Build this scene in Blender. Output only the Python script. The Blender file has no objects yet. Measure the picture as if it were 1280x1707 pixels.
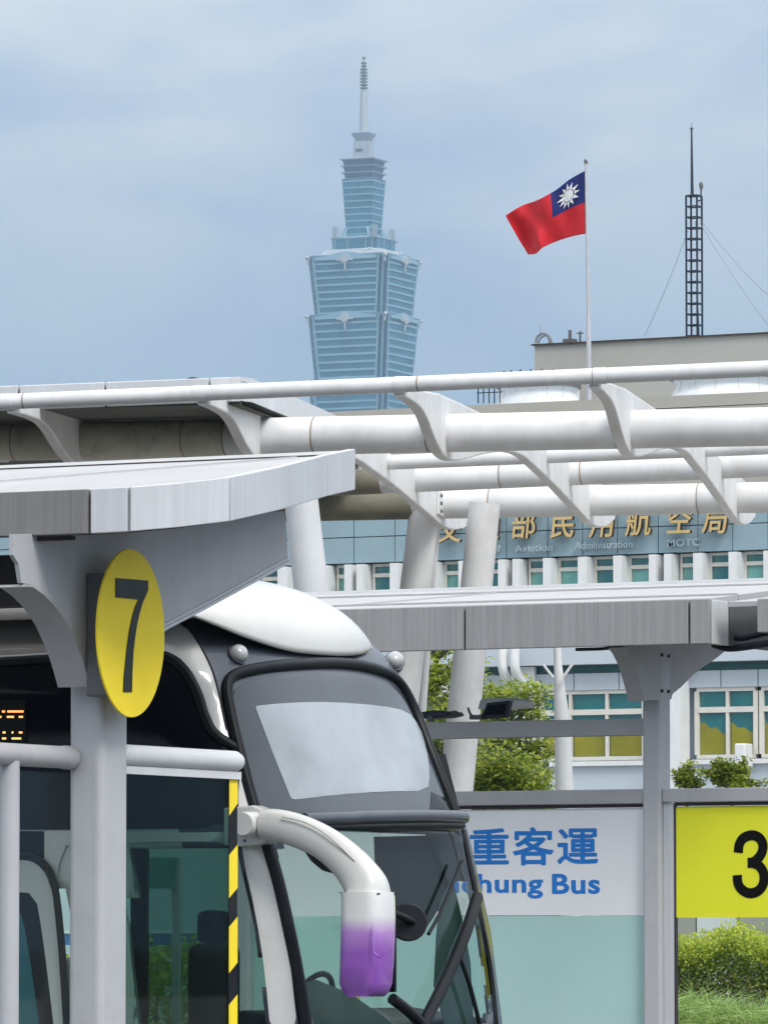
import bpy, math, random
from mathutils import Vector, Matrix
from mathutils.bvhtree import BVHTree
from mathutils.geometry import delaunay_2d_cdt
random.seed(7)
S = bpy.context.scene
COL = S.collection
PI = math.pi

# ------------------------------------------------------------------ camera
A = math.radians(27.5)                      # the streets' grid is turned 27.5 degrees to the view
PITCH = math.atan(726.5/10000.0)
EYE = Vector((0, 0, 1.6))
cd = bpy.data.cameras.new('camera')
cd.sensor_fit = 'HORIZONTAL'; cd.sensor_width = 36.0; cd.lens = 36.0*10000/1280
cd.clip_start = 0.5; cd.clip_end = 20000
cam = bpy.data.objects.new('camera', cd); COL.objects.link(cam)
cam.location = EYE; cam.rotation_euler = (PI/2+PITCH, 0, A)
S.camera = cam

# ------------------------------------------------------------------ world
DOME0, DOME1 = 6.85, 17.5
SUN_EL = math.radians(48); SUN_AZ = math.radians(122)      # azimuth measured from +Y towards +X
w = bpy.data.worlds.new('World'); S.world = w; w.use_nodes = True
nt = w.node_tree; nt.nodes.clear()
def N(t, tree=None, **k):
    n = (tree or nt).nodes.new(t)
    for a, b in k.items(): setattr(n, a, b)
    return n
out = N('ShaderNodeOutputWorld'); bg = N('ShaderNodeBackground'); bg.inputs[1].default_value = 0.1
sky = N('ShaderNodeTexSky', sky_type='NISHITA'); sky.sun_disc = False
sky.sun_elevation = SUN_EL; sky.sun_rotation = SUN_AZ; sky.dust_density = 2.0; sky.altitude = 10
tc = N('ShaderNodeTexCoord'); sep = N('ShaderNodeSeparateXYZ')
nt.links.new(tc.outputs['Generated'], sep.inputs[0])
mp = N('ShaderNodeMapping'); mp.inputs['Scale'].default_value = (1, 1, 1.9)
mp.inputs['Location'].default_value = (3.245, 1.13, 0.4)
nt.links.new(tc.outputs['Generated'], mp.inputs[0])
n1 = N('ShaderNodeTexNoise'); n1.inputs['Scale'].default_value = 15; n1.inputs['Detail'].default_value = 7; n1.inputs['Roughness'].default_value = 0.5
n1.inputs['Distortion'].default_value = 0.35
nt.links.new(mp.outputs[0], n1.inputs[0])
r1 = N('ShaderNodeValToRGB'); r1.color_ramp.elements[0].position = 0.34; r1.color_ramp.elements[1].position = 0.66; r1.color_ramp.interpolation = 'EASE'
nt.links.new(n1.outputs[0], r1.inputs[0])
ramp = N('ShaderNodeValToRGB')                       # overcast dome from the horizon to the zenith
cr = ramp.color_ramp
cr.elements[0].position = 0.0; cr.elements[0].color = (.19, .315, .55, 1)
cr.elements[1].position = 1.0; cr.elements[1].color = (.70, .70, .69, 1)
e = cr.elements.new(0.10); e.color = (.305, .41, .59, 1)
e = cr.elements.new(0.17); e.color = (.475, .555, .68, 1)
e = cr.elements.new(0.45); e.color = (.66, .69, .74, 1)
nt.links.new(sep.outputs[2], ramp.inputs[0])
mixc = N('ShaderNodeMix', data_type='RGBA'); mixc.inputs[7].default_value = (.72, .755, .785, 1)
mc = N('ShaderNodeMath', operation='MULTIPLY'); mc.inputs[1].default_value = 0.85
# the cloud sheet thins out towards the horizon
ce = N('ShaderNodeMapRange'); ce.inputs[1].default_value = 0.085; ce.inputs[2].default_value = 0.15
ce.inputs[3].default_value = 0.25; ce.inputs[4].default_value = 1.0
nt.links.new(sep.outputs[2], ce.inputs[0])
mc2 = N('ShaderNodeMath', operation='MULTIPLY')
nt.links.new(r1.outputs[0], mc.inputs[0]); nt.links.new(mc.outputs[0], mc2.inputs[0]); nt.links.new(ce.outputs[0], mc2.inputs[1])
nt.links.new(mc2.outputs[0], mixc.inputs[0]); nt.links.new(ramp.outputs[0], mixc.inputs[6])
# brighter overcast round the veiled sun
dotn = N('ShaderNodeVectorMath', operation='DOT_PRODUCT')
SD = Vector((math.sin(SUN_AZ)*math.cos(SUN_EL), math.cos(SUN_AZ)*math.cos(SUN_EL), math.sin(SUN_EL)))
dotn.inputs[1].default_value = SD
nt.links.new(tc.outputs['Generated'], dotn.inputs[0])
glow = N('ShaderNodeMapRange'); glow.inputs[1].default_value = -0.2; glow.inputs[2].default_value = 1.0
glow.inputs[3].default_value = 1.0; glow.inputs[4].default_value = 1.25; glow.clamp = True
glow.interpolation_type = 'SMOOTHSTEP'
nt.links.new(dotn.outputs['Value'], glow.inputs[0])
sc1 = N('ShaderNodeVectorMath', operation='SCALE')
dome = N('ShaderNodeMapRange'); dome.inputs[1].default_value = 0.0; dome.inputs[2].default_value = 0.42     # overcast sky: zenith about three times the horizon
dome.inputs[3].default_value = DOME0; dome.inputs[4].default_value = DOME1
nt.links.new(sep.outputs[2], dome.inputs[0])
dm = N('ShaderNodeMath', operation='MULTIPLY'); nt.links.new(dome.outputs[0], dm.inputs[0]); nt.links.new(glow.outputs[0], dm.inputs[1])
nt.links.new(mixc.outputs[2], sc1.inputs[0]); nt.links.new(dm.outputs[0], sc1.inputs['Scale'])
mixf = N('ShaderNodeMix', data_type='RGBA'); mixf.inputs[0].default_value = 0.92
nt.links.new(sky.outputs[0], mixf.inputs[6]); nt.links.new(sc1.outputs[0], mixf.inputs[7])
nt.links.new(mixf.outputs[2], bg.inputs[0]); nt.links.new(bg.outputs[0], out.inputs[0])

sd = bpy.data.lights.new('sun', 'SUN'); sd.energy = 2.3; sd.angle = math.radians(20); sd.color = (1, .965, .92)
so = bpy.data.objects.new('sun', sd); COL.objects.link(so); so.location = (0, 0, 60)
so.rotation_euler = (-SD).to_track_quat('-Z', 'Y').to_euler()

vs = S.view_settings; vs.view_transform = 'Standard'; vs.look = 'None'; vs.exposure = 0.14; vs.gamma = 1; vs.use_curve_mapping = False
S.render.engine = 'CYCLES'
S.cycles.use_denoising = True
S.cycles.max_bounces = 8; S.cycles.transparent_max_bounces = 16; S.cycles.volume_bounces = 0
S.cycles.caustics_reflective = False; S.cycles.caustics_refractive = False

# ------------------------------------------------------------------ survey helpers: where a sight line meets a real plane
FW = Vector((-math.sin(A)*math.cos(PITCH), math.cos(A)*math.cos(PITCH), math.sin(PITCH)))
UP = Vector((math.sin(A)*math.sin(PITCH), -math.cos(A)*math.sin(PITCH), math.cos(PITCH)))
RT = Vector((math.cos(A), math.sin(A), 0))
def ray(px, py): return FW + RT*((px-640)/1e4) + UP*((853.5-py)/1e4)
def at(px, py, d): return EYE + ray(px, py)*d
def onV(px, py, V): r = ray(px, py); return EYE + r*(V/r.y)
def onU(px, py, U): r = ray(px, py); return EYE + r*(U/r.x)
def onP(px, py, P0, D):
    n = Vector((D[1], -D[0], 0)); r = ray(px, py)
    return EYE + r*((P0-EYE).dot(n)/r.dot(n))
def onS(px, py, z0, s, V0):                      # plane z = z0 + s*(y-V0)
    r = ray(px, py); return EYE + r*((z0 - s*V0 - EYE.z)/(r.z - s*r.y))

# ------------------------------------------------------------------ materials
MATS = {}
def mat(name, col, rough=.5, metal=0., var=.12, vscale=3., streak=0., streak_col=None, bump=0., bscale=60., coat=0.,
        emit=None, trans=0., ior=1.45, alpha=None, col2=None, spec=.5, dirt=0., dirt_col=(.12, .11, .09), sscale=14., coord='Object', dscale=1.3):
    if name in MATS: return MATS[name]
    m = bpy.data.materials.new(name); m.use_nodes = True; t = m.node_tree
    b = t.nodes['Principled BSDF']
    b.inputs['Roughness'].default_value = rough; b.inputs['Metallic'].default_value = metal
    b.inputs['Specular IOR Level'].default_value = spec
    b.inputs['Coat Weight'].default_value = coat; b.inputs['Coat Roughness'].default_value = .04
    b.inputs['IOR'].default_value = ior; b.inputs['Transmission Weight'].default_value = trans
    tcn = t.nodes.new('ShaderNodeTexCoord'); src = tcn.outputs[coord]
    L = t.links.new
    c1 = (*col, 1); c2 = (*(col2 or tuple(max(0, c*(1-var*2)) for c in col)), 1)
    nz = t.nodes.new('ShaderNodeTexNoise'); nz.inputs['Scale'].default_value = vscale; nz.inputs['Detail'].default_value = 6
    nz.inputs['Roughness'].default_value = .6
    L(src, nz.inputs[0])
    mx = t.nodes.new('ShaderNodeMix'); mx.data_type = 'RGBA'; mx.inputs[6].default_value = c1; mx.inputs[7].default_value = c2
    rp = t.nodes.new('ShaderNodeValToRGB'); rp.color_ramp.elements[0].position = .35; rp.color_ramp.elements[1].position = .75
    L(nz.outputs[0], rp.inputs[0]); L(rp.outputs[0], mx.inputs[0]); cur = mx.outputs[2]
    if streak:
        mp_ = t.nodes.new('ShaderNodeMapping'); mp_.inputs['Scale'].default_value = (sscale, sscale, .55)
        L(src, mp_.inputs[0])
        ns = t.nodes.new('ShaderNodeTexNoise'); ns.inputs['Scale'].default_value = 1.6; ns.inputs['Detail'].default_value = 5; ns.inputs['Roughness'].default_value = .7
        L(mp_.outputs[0], ns.inputs[0])
        r2 = t.nodes.new('ShaderNodeValToRGB'); r2.color_ramp.elements[0].position = .42; r2.color_ramp.elements[1].position = .72
        L(ns.outputs[0], r2.inputs[0])
        mm = t.nodes.new('ShaderNodeMath'); mm.operation = 'MULTIPLY'; mm.inputs[1].default_value = streak; L(r2.outputs[0], mm.inputs[0])
        m2 = t.nodes.new('ShaderNodeMix'); m2.data_type = 'RGBA'; L(mm.outputs[0], m2.inputs[0]); L(cur, m2.inputs[6])
        m2.inputs[7].default_value = (*(streak_col or (.08, .07, .06)), 1); cur = m2.outputs[2]
    if dirt:
        nd = t.nodes.new('ShaderNodeTexNoise'); nd.inputs['Scale'].default_value = dscale; nd.inputs['Detail'].default_value = 9; nd.inputs['Roughness'].default_value = .72
        L(src, nd.inputs[0])
        r3 = t.nodes.new('ShaderNodeValToRGB'); r3.color_ramp.elements[0].position = .52; r3.color_ramp.elements[1].position = .74
        L(nd.outputs[0], r3.inputs[0])
        mm = t.nodes.new('ShaderNodeMath'); mm.operation = 'MULTIPLY'; mm.inputs[1].default_value = dirt; L(r3.outputs[0], mm.inputs[0])
        m3 = t.nodes.new('ShaderNodeMix'); m3.data_type = 'RGBA'; L(mm.outputs[0], m3.inputs[0]); L(cur, m3.inputs[6])
        m3.inputs[7].default_value = (*dirt_col, 1); cur = m3.outputs[2]
    L(cur, b.inputs['Base Color'])
    if bump:
        nb = t.nodes.new('ShaderNodeTexNoise'); nb.inputs['Scale'].default_value = bscale; nb.inputs['Detail'].default_value = 4
        L(src, nb.inputs[0]); bp = t.nodes.new('ShaderNodeBump'); bp.inputs['Strength'].default_value = bump; bp.inputs['Distance'].default_value = .01
        L(nb.outputs[0], bp.inputs['Height']); L(bp.outputs[0], b.inputs['Normal'])
    rr = t.nodes.new('ShaderNodeMapRange'); rr.inputs[3].default_value = max(0, rough-.08); rr.inputs[4].default_value = min(1, rough+.1)
    L(nz.outputs[0], rr.inputs[0]); L(rr.outputs[0], b.inputs['Roughness'])
    if emit:
        b.inputs['Emission Color'].default_value = (*emit[0], 1); b.inputs['Emission Strength'].default_value = emit[1]
    MATS[name] = m; return m

def glass_mat(name, tint, refl=.12, rough=.02, fres=True, ior=1.5):
    """architectural glass: tinted see-through sheet with a mirror coat"""
    if name in MATS: return MATS[name]
    m = bpy.data.materials.new(name); m.use_nodes = True; t = m.node_tree; t.nodes.clear()
    o = t.nodes.new('ShaderNodeOutputMaterial'); tr = t.nodes.new('ShaderNodeBsdfTransparent'); tr.inputs[0].default_value = (*tint, 1)
    gl = t.nodes.new('ShaderNodeBsdfGlossy'); gl.inputs['Roughness'].default_value = rough; gl.inputs[0].default_value = (.95, .97, 1, 1)
    mx = t.nodes.new('ShaderNodeMixShader'); lw = t.nodes.new('ShaderNodeLayerWeight'); lw.inputs[0].default_value = .5; fr = t.nodes.new('ShaderNodeMath'); fr.operation = 'POWER'; fr.inputs[1].default_value = 6; t.links.new(lw.outputs['Facing'], fr.inputs[0])
    ad = t.nodes.new('ShaderNodeMath'); ad.operation = 'ADD'; ad.inputs[1].default_value = refl+.012; ad.use_clamp = True
    t.links.new(fr.outputs[0], ad.inputs[0]); t.links.new(ad.outputs[0], mx.inputs[0])
    t.links.new(tr.outputs[0], mx.inputs[1]); t.links.new(gl.outputs[0], mx.inputs[2]); t.links.new(mx.outputs[0], o.inputs[0])
    MATS[name] = m; return m

def leaf_mat(name, c1, c2, c3):
    if name in MATS: return MATS[name]
    m = bpy.data.materials.new(name); m.use_nodes = True; t = m.node_tree; b = t.nodes['Principled BSDF']
    g = t.nodes.new('ShaderNodeNewGeometry'); r = t.nodes.new('ShaderNodeValToRGB')
    r.color_ramp.elements[0].color = (*c1, 1); r.color_ramp.elements[1].color = (*c3, 1)
    e_ = r.color_ramp.elements.new(.5); e_.color = (*c2, 1)
    t.links.new(g.outputs['Random Per Island'], r.inputs[0]); t.links.new(r.outputs[0], b.inputs['Base Color'])
    b.inputs['Roughness'].default_value = .45
    b.inputs['Transmission Weight'].default_value = 0
    tl = t.nodes.new('ShaderNodeBsdfTranslucent'); t.links.new(r.outputs[0], tl.inputs[0])
    mx = t.nodes.new('ShaderNodeMixShader'); mx.inputs[0].default_value = .45
    o = t.nodes['Material Output']
    t.links.new(b.outputs[0], mx.inputs[1]); t.links.new(tl.outputs[0], mx.inputs[2]); t.links.new(mx.outputs[0], o.inputs[0])
    MATS[name] = m; return m

M_white = mat('white_painted_steel', (.68, .69, .70), rough=.45, var=.06, vscale=2, streak=.16, streak_col=(.42, .40, .37), sscale=5, dirt=.18, dirt_col=(.36, .34, .31), bump=.15, bscale=25)
M_tube = mat('white_tube_paint', (.73, .73, .735), rough=.5, var=.08, vscale=1.2, streak=.28, streak_col=(.5, .47, .42), sscale=3.5, dirt=.42, dirt_col=(.42, .39, .35), bump=.2, bscale=12)
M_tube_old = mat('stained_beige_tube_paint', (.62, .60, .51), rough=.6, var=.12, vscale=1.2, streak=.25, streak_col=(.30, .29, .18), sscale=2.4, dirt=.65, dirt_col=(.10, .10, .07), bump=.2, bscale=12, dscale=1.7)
M_alu = mat('brushed_grey_fascia', (.36, .35, .35), rough=.5, metal=.15, var=.05, vscale=2, streak=.6, streak_col=(.20, .19, .19), sscale=34, bump=.05)
M_alub = mat('weathered_brown_grey_fascia', (.26, .25, .245), rough=.5, metal=.15, var=.08, vscale=2, streak=.6, streak_col=(.15, .14, .135), sscale=30, bump=.05)
M_alu_light = mat('pale_grey_fascia', (.62, .63, .655), rough=.42, metal=.1, var=.06, vscale=2, streak=.4, streak_col=(.42, .42, .45), sscale=20)
M_roof = mat('white_roof_sheet', (.45, .45, .455), rough=.55, var=.08, vscale=1.5, dirt=.5, dirt_col=(.40, .39, .37), dscale=2.2, spec=.3)
M_post = mat('light_grey_post_paint', (.47, .475, .495), rough=.45, var=.05, vscale=2.5, streak=.14, streak_col=(.3, .3, .3), sscale=8, dirt=.4, dirt_col=(.32, .31, .29), bump=.08, dscale=3)
M_grey = mat('grey_shelter_paint', (.43, .425, .44), rough=.5, var=.06, vscale=3, streak=.15, streak_col=(.3, .29, .28), dirt=.2, dirt_col=(.25, .24, .22))
M_dark = mat('dark_joint', (.045, .035, .045), rough=.8)
M_darkgrey = mat('dark_grey_steel', (.12, .12, .125), rough=.6)
M_black = mat('black_rubber', (.010, .012, .015), rough=.38, var=.2, vscale=8, dirt=.2, dirt_col=(.03, .03, .03), spec=.22)
M_yellow = mat('yellow_sign_face', (.95, .73, .035), rough=.5, spec=.25, var=.03, vscale=6, dirt=.12, dirt_col=(.55, .42, .05))
M_ydigit = mat('dark_olive_digit', (.025, .03, .02), rough=.35, spec=.25, var=.3, vscale=5)
M_lime = mat('lime_yellow_film', (.80, .80, .035), rough=.6, spec=.2, var=.03, vscale=2)
M_black_print = mat('black_print', (.006, .006, .006), rough=.6, spec=.1)
M_blue_print = mat('blue_print', (.025, .20, .60), rough=.6, spec=.2, var=.04)
M_signwhite = mat('white_sign_film', (.82, .82, .84), rough=.5, var=.03, vscale=1.2, dirt=.10, dirt_col=(.55, .55, .55))
M_frost = mat('frosted_teal_glass', (.44, .65, .62), rough=.22, var=.05, vscale=1.1, dirt=.14, dirt_col=(.45, .56, .55), coat=.3)
M_buswhite = mat('bus_white_paint', (.62, .615, .59), rough=.25, var=.04, vscale=1.5, coat=.6, dirt=.22, dirt_col=(.45, .42, .36), dscale=2.2)
M_busgrey = mat('bus_dark_metallic', (.055, .065, .085), rough=.42, metal=.3, var=.12, vscale=2.2, coat=.5, dirt=.25, dirt_col=(.16, .16, .17))
M_busframe = mat('bus_cove_panel', (.30, .275, .26), rough=.5, var=.1, dirt=.3, dirt_col=(.14, .13, .12))
M_blackglass = mat('black_window_glass', (.004, .006, .009), rough=.05, var=0, coat=0, spec=.22)
M_frit = mat('grey_frit_glass', (.055, .065, .08), rough=.12, var=.15, vscale=1.2, coat=.25, spec=.5)
M_blind = mat('pale_blind_behind_glass', (.36, .40, .44), rough=.12, var=.20, vscale=1.3, coat=.4, spec=.5)
M_interior = mat('dark_interior', (.014, .017, .019), rough=.8, spec=.2)
M_seat = mat('grey_seat_fabric', (.09, .10, .11), rough=.9, bump=.3)
M_bld = mat('teal_grey_cladding', (.265, .375, .43), rough=.45, var=.06, vscale=.6, streak=.12, streak_col=(.22, .30, .34), sscale=3)
M_bldlight = mat('pale_blue_wall', (.48, .545, .60), rough=.6, var=.05, vscale=.5, streak=.15, streak_col=(.4, .46, .5), sscale=2)
M_bldwhite = mat('white_concrete_fin', (.72, .73, .73), rough=.6, var=.05, streak=.25, streak_col=(.5, .5, .48), sscale=4)
M_beige = mat('beige_render', (.40, .385, .345), rough=.8, var=.06, vscale=.5, streak=.25, streak_col=(.34, .32, .28), sscale=2, bump=.2, bscale=8)
M_winframe = mat('cream_window_frame', (.66, .64, .58), rough=.5, var=.05)
M_winteal = mat('teal_window_glass', (.012, .12, .13), rough=.06, var=.25, vscale=.9, coat=.6, spec=.9, col2=(.02, .17, .17))
M_winpale = mat('pale_teal_blind', (.17, .42, .38), rough=.12, var=.2, vscale=1.5, coat=.5)
M_mustard = mat('mustard_blind', (.27, .25, .015), rough=.2, var=.2, vscale=1.2, coat=.4, dirt=.35, dirt_col=(.08, .10, .02))
M_greenshade = mat('shaded_dark_green_glass', (.03, .11, .115), rough=.5)  # dark glass with the overhang's shadow put into the colour
M_gold = mat('gilded_letters', (.70, .50, .22), rough=.4, metal=.35, var=.1, vscale=5)
M_brown = mat('dark_brown_letter_side', (.06, .035, .02), rough=.6)
M_silver = mat('pale_blue_grey_letters', (.42, .52, .56), rough=.45, metal=.2)
M_red = mat('red_flag_cloth', (.56, .005, .014), rough=.7, var=.12, vscale=2.5)
M_navy = mat('blue_flag_cloth', (.004, .013, .14), rough=.7, var=.12, vscale=2.5)
M_flagwhite = mat('white_flag_cloth', (.8, .8, .82), rough=.7)
M_mast = mat('dark_navy_mast_paint', (.018, .028, .05), rough=.5)
M_pole = mat('pale_grey_pole', (.55, .55, .58), rough=.35, metal=.3)
M_bark = mat('grey_bark', (.20, .17, .13), rough=.9, bump=.6, bscale=20)
M_leaf = leaf_mat('bright_leaf', (.06, .12, .012), (.28, .37, .03), (.50, .52, .08))
M_leafd = leaf_mat('deep_leaf', (.03, .07, .012), (.07, .13, .02), (.14, .20, .03))
M_leafy = leaf_mat('yellow_green_leaf', (.22, .32, .03), (.46, .52, .05), (.68, .66, .10))
M_leafr = leaf_mat('brown_red_leaf', (.10, .09, .03), (.22, .12, .07), (.20, .26, .05))
M_leafg = leaf_mat('grass_leaf', (.16, .26, .07), (.36, .50, .14), (.58, .66, .28))
M_asphalt = mat('asphalt', (.055, .055, .057), rough=.9, var=.2, vscale=.7, bump=.4, bscale=90, dirt=.3, dirt_col=(.09, .085, .08))
M_concrete = mat('pavement_concrete', (.33, .32, .30), rough=.9, var=.12, vscale=1, bump=.3)
M_soil = mat('planting_soil', (.09, .065, .04), rough=1., bump=.5)
M_pillar = mat('dark_green_pillar', (.03, .06, .05), rough=.5)
M_orange = mat('orange_led', (.9, .3, .05), emit=((1, .42, .12), 1.6), var=0)
M_clearglass = glass_mat('clear_glass', (.93, .97, .95), refl=.0)
M_tube_shaded_dirty = mat('shaded_grimy_tube_paint', (.24, .225, .17), rough=.7, var=.2, vscale=1.2, dirt=.6, dirt_col=(.06, .055, .04))  # grime plus the roof's shade put into the colour
M_sofdark = mat('dark_olive_soffit', (.10, .10, .085), rough=.8, var=.2, vscale=.6)  # even dark olive-grey underside
M_wire = mat('thin_wire', (.22, .24, .27), rough=.5)
M_rust = mat('rusty_weld', (.34, .27, .22), rough=.8)
M_tintglass = glass_mat('green_tinted_glass', (.42, .57, .53), refl=0)
M_windscreen = glass_mat('windscreen_glass', (.66, .78, .74), refl=.02)
M_doorglass = glass_mat('door_glass', (.36, .46, .43), refl=0)
M_t_glass = mat('tower_glass', (.03, .165, .26), rough=.3, var=.25, vscale=.07, coat=0, spec=.4)
M_t_band = mat('tower_spandrel', (.22, .37, .46), rough=.4, var=.08, vscale=.05)
M_t_dark = mat('tower_corner_glass', (.02, .07, .14), rough=.2)
M_t_grey = mat('tower_stone', (.34, .37, .41), rough=.6, var=.1, vscale=.1)
M_t_lightstone = mat('tower_ornament', (.42, .44, .46), rough=.5)

# ------------------------------------------------------------------ mesh helpers
def tag(o, label=None, cat=None, group=None, kind=None):
    if label: o['label'] = label
    if cat: o['category'] = cat
    if group: o['group'] = group
    if kind: o['kind'] = kind
    return o
def thing(name, label, cat, loc=(0, 0, 0), rz=0, group=None):
    o = bpy.data.objects.new(name, None); COL.objects.link(o); o.location = loc; o.rotation_euler = (0, 0, rz)
    o.empty_display_size = .2
    return tag(o, label, cat, group)
def world_mat(o):
    m = Matrix.Identity(4)
    while o is not None:
        m = (Matrix.Translation(o.location) @ o.rotation_euler.to_matrix().to_4x4()) @ m; o = o.parent
    return m
class MB:
    def __init__(s): s.v = []; s.f = []; s.mi = []; s.cur = 0
    def add(s, vs_, fs):
        n = len(s.v); s.v += [Vector(v) for v in vs_]; s.f += [tuple(i+n for i in f) for f in fs]; s.mi += [s.cur]*len(fs); return s
    def box(s, a, b):
        (x0, y0, z0), (x1, y1, z1) = a, b
        x0, x1 = min(x0, x1), max(x0, x1); y0, y1 = min(y0, y1), max(y0, y1); z0, z1 = min(z0, z1), max(z0, z1)
        return s.add([(x0,y0,z0),(x1,y0,z0),(x1,y1,z0),(x0,y1,z0),(x0,y0,z1),(x1,y0,z1),(x1,y1,z1),(x0,y1,z1)],
                     [(0,3,2,1),(4,5,6,7),(0,1,5,4),(1,2,6,5),(2,3,7,6),(3,0,4,7)])
    def prism(s, poly, off):
        n = len(poly); off = Vector(off); P = [Vector(p) for p in poly]
        return s.add(P+[p+off for p in P], [tuple(range(n)), tuple(range(2*n-1, n-1, -1))]+[(i, i+n, (i+1) % n+n, (i+1) % n) for i in range(n)])
    def tube(s, pts, r, n=12, cap=True, squash=None):
        P = [Vector(p) for p in pts]; k = len(P); R = r if isinstance(r, (list, tuple)) else [r]*k
        base = len(s.v); up = None
        for i in range(k):
            t = (P[min(i+1, k-1)]-P[max(i-1, 0)]).normalized()
            if up is None:
                up = Vector((0, 0, 1)) if abs(t.z) < .9 else Vector((1, 0, 0))
            a_ = t.cross(up).normalized(); up = a_.cross(t).normalized()
            for j in range(n):
                th = 2*PI*j/n; q = squash or (1, 1)
                s.v.append(P[i]+a_*math.cos(th)*R[i]*q[0]+up*math.sin(th)*R[i]*q[1])
        for i in range(k-1):
            for j in range(n):
                s.f.append((base+i*n+j, base+i*n+(j+1) % n, base+(i+1)*n+(j+1) % n, base+(i+1)*n+j)); s.mi.append(s.cur)
        if cap:
            s.f.append(tuple(base+j for j in range(n))[::-1]); s.f.append(tuple(base+(k-1)*n+j for j in range(n))); s.mi += [s.cur]*2
        return s
    def bar(s, p, q, wd, ht=None):          # square bar between two points
        p, q = Vector(p), Vector(q); ht = ht or wd; t = (q-p).normalized()
        up = Vector((0, 0, 1)) if abs(t.z) < .95 else Vector((0, 1, 0))
        a_ = t.cross(up).normalized()*wd/2; b_ = a_.cross(t).normalized()*ht/2
        vs_ = [p-a_-b_, p+a_-b_, p+a_+b_, p-a_+b_, q-a_-b_, q+a_-b_, q+a_+b_, q-a_+b_]
        return s.add(vs_, [(0,3,2,1),(4,5,6,7),(0,1,5,4),(1,2,6,5),(2,3,7,6),(3,0,4,7)])
    def build(s, name, m, parent=None, smooth=False, bevel=0, local=False, **tg):
        me = bpy.data.meshes.new(name)
        V = s.v
        if parent is not None and not local:
            inv = world_mat(parent).inverted(); V = [inv @ v for v in V]
        me.from_pydata(V, [], s.f)
        ms = m if isinstance(m, (list, tuple)) else [m]
        for q in ms: me.materials.append(q)
        if len(ms) > 1: me.polygons.foreach_set('material_index', s.mi)
        o = bpy.data.objects.new(name, me); COL.objects.link(o)
        if parent is not None: o.parent = parent
        import bmesh
        b = bmesh.new(); b.from_mesh(me); bmesh.ops.recalc_face_normals(b, faces=b.faces); b.to_mesh(me); b.free()
        if smooth:
            for p in me.polygons: p.use_smooth = True
            try: me.set_sharp_from_angle(angle=math.radians(50))
            except Exception: pass
        if bevel:
            bm_ = o.modifiers.new('bevel', 'BEVEL'); bm_.width = bevel; bm_.segments = 2; bm_.limit_method = 'ANGLE'
        return tag(o, **tg)
def clone(o, parent=None, loc=None, **tg):
    c = o.copy(); COL.objects.link(c)
    if parent is not None: c.parent = parent
    if loc is not None: c.location = loc
    for ch in o.children: clone(ch, c)
    return tag(c, **tg)
def text_obj(body, size, depth, m, parent, origin, xdir, name='lettering', offset=0., sx=1., align='LEFT', spacing=1., shear=0., zdir=Vector((0, 0, 1)), side=None, sz=1., center_y=False):
    cu = bpy.data.curves.new(name, 'FONT'); cu.body = body; cu.size = size; cu.extrude = depth; cu.offset = offset
    cu.align_x = align; cu.space_character = spacing; cu.shear = shear; cu.resolution_u = 5
    if side: cu.bevel_depth = .004
    to = bpy.data.objects.new('tmp', cu); COL.objects.link(to)
    dg = bpy.context.evaluated_depsgraph_get(); me = bpy.data.meshes.new_from_object(to.evaluated_get(dg))
    bpy.data.objects.remove(to)
    inv = world_mat(parent).inverted() if parent is not None else Matrix.Identity(4)
    xd = Vector(xdir).normalized(); zd = Vector(zdir); nd = xd.cross(zd)
    xs = [v.co.x for v in me.vertices]
    for v in me.vertices:
        c = v.co; v.co = inv @ (Vector(origin)+xd*c.x*sx+zd*c.y*sz+nd*c.z)
    me.materials.clear(); me.materials.append(m)
    if side:
        me.materials.append(side)
        for p in me.polygons:
            wn = (world_mat(parent).to_3x3() @ p.normal) if parent is not None else p.normal
            p.material_index = 0 if abs(wn.dot(nd)) > .6 else 1
    o = bpy.data.objects.new(name, me); COL.objects.link(o); o.parent = parent
    return o
def text_fit(body, x0, x1, y0, y1, V, depth, m, parent, off=0., name='lettering', **k):
    """text laid on the plane y = V so that its ink fills the surveyed box"""
    cu = bpy.data.curves.new(name, 'FONT'); cu.body = body; cu.size = 1; cu.extrude = 0; cu.offset = off; cu.space_character = k.get('spacing', 1)
    to = bpy.data.objects.new('tmp', cu); COL.objects.link(to)
    me = bpy.data.meshes.new_from_object(to.evaluated_get(bpy.context.evaluated_depsgraph_get())); bpy.data.objects.remove(to)
    xs = [v.co.x for v in me.vertices]; ys = [v.co.y for v in me.vertices]; X0, X1, Y0, Y1 = min(xs), max(xs), min(ys), max(ys)
    xm = (x0+x1)/2; a_, b_ = onV(x0, (y0+y1)/2, V).x, onV(x1, (y0+y1)/2, V).x; zt_, zb_ = onV(xm, y0, V).z, onV(xm, y1, V).z
    sx_ = (b_-a_)/(X1-X0); sz_ = (zt_-zb_)/(Y1-Y0)
    return text_obj(body, 1, depth, m, parent, (a_-X0*sx_, V, zb_-Y0*sz_), (1, 0, 0), name=name, offset=off, sx=sx_, sz=sz_, **k)
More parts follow.
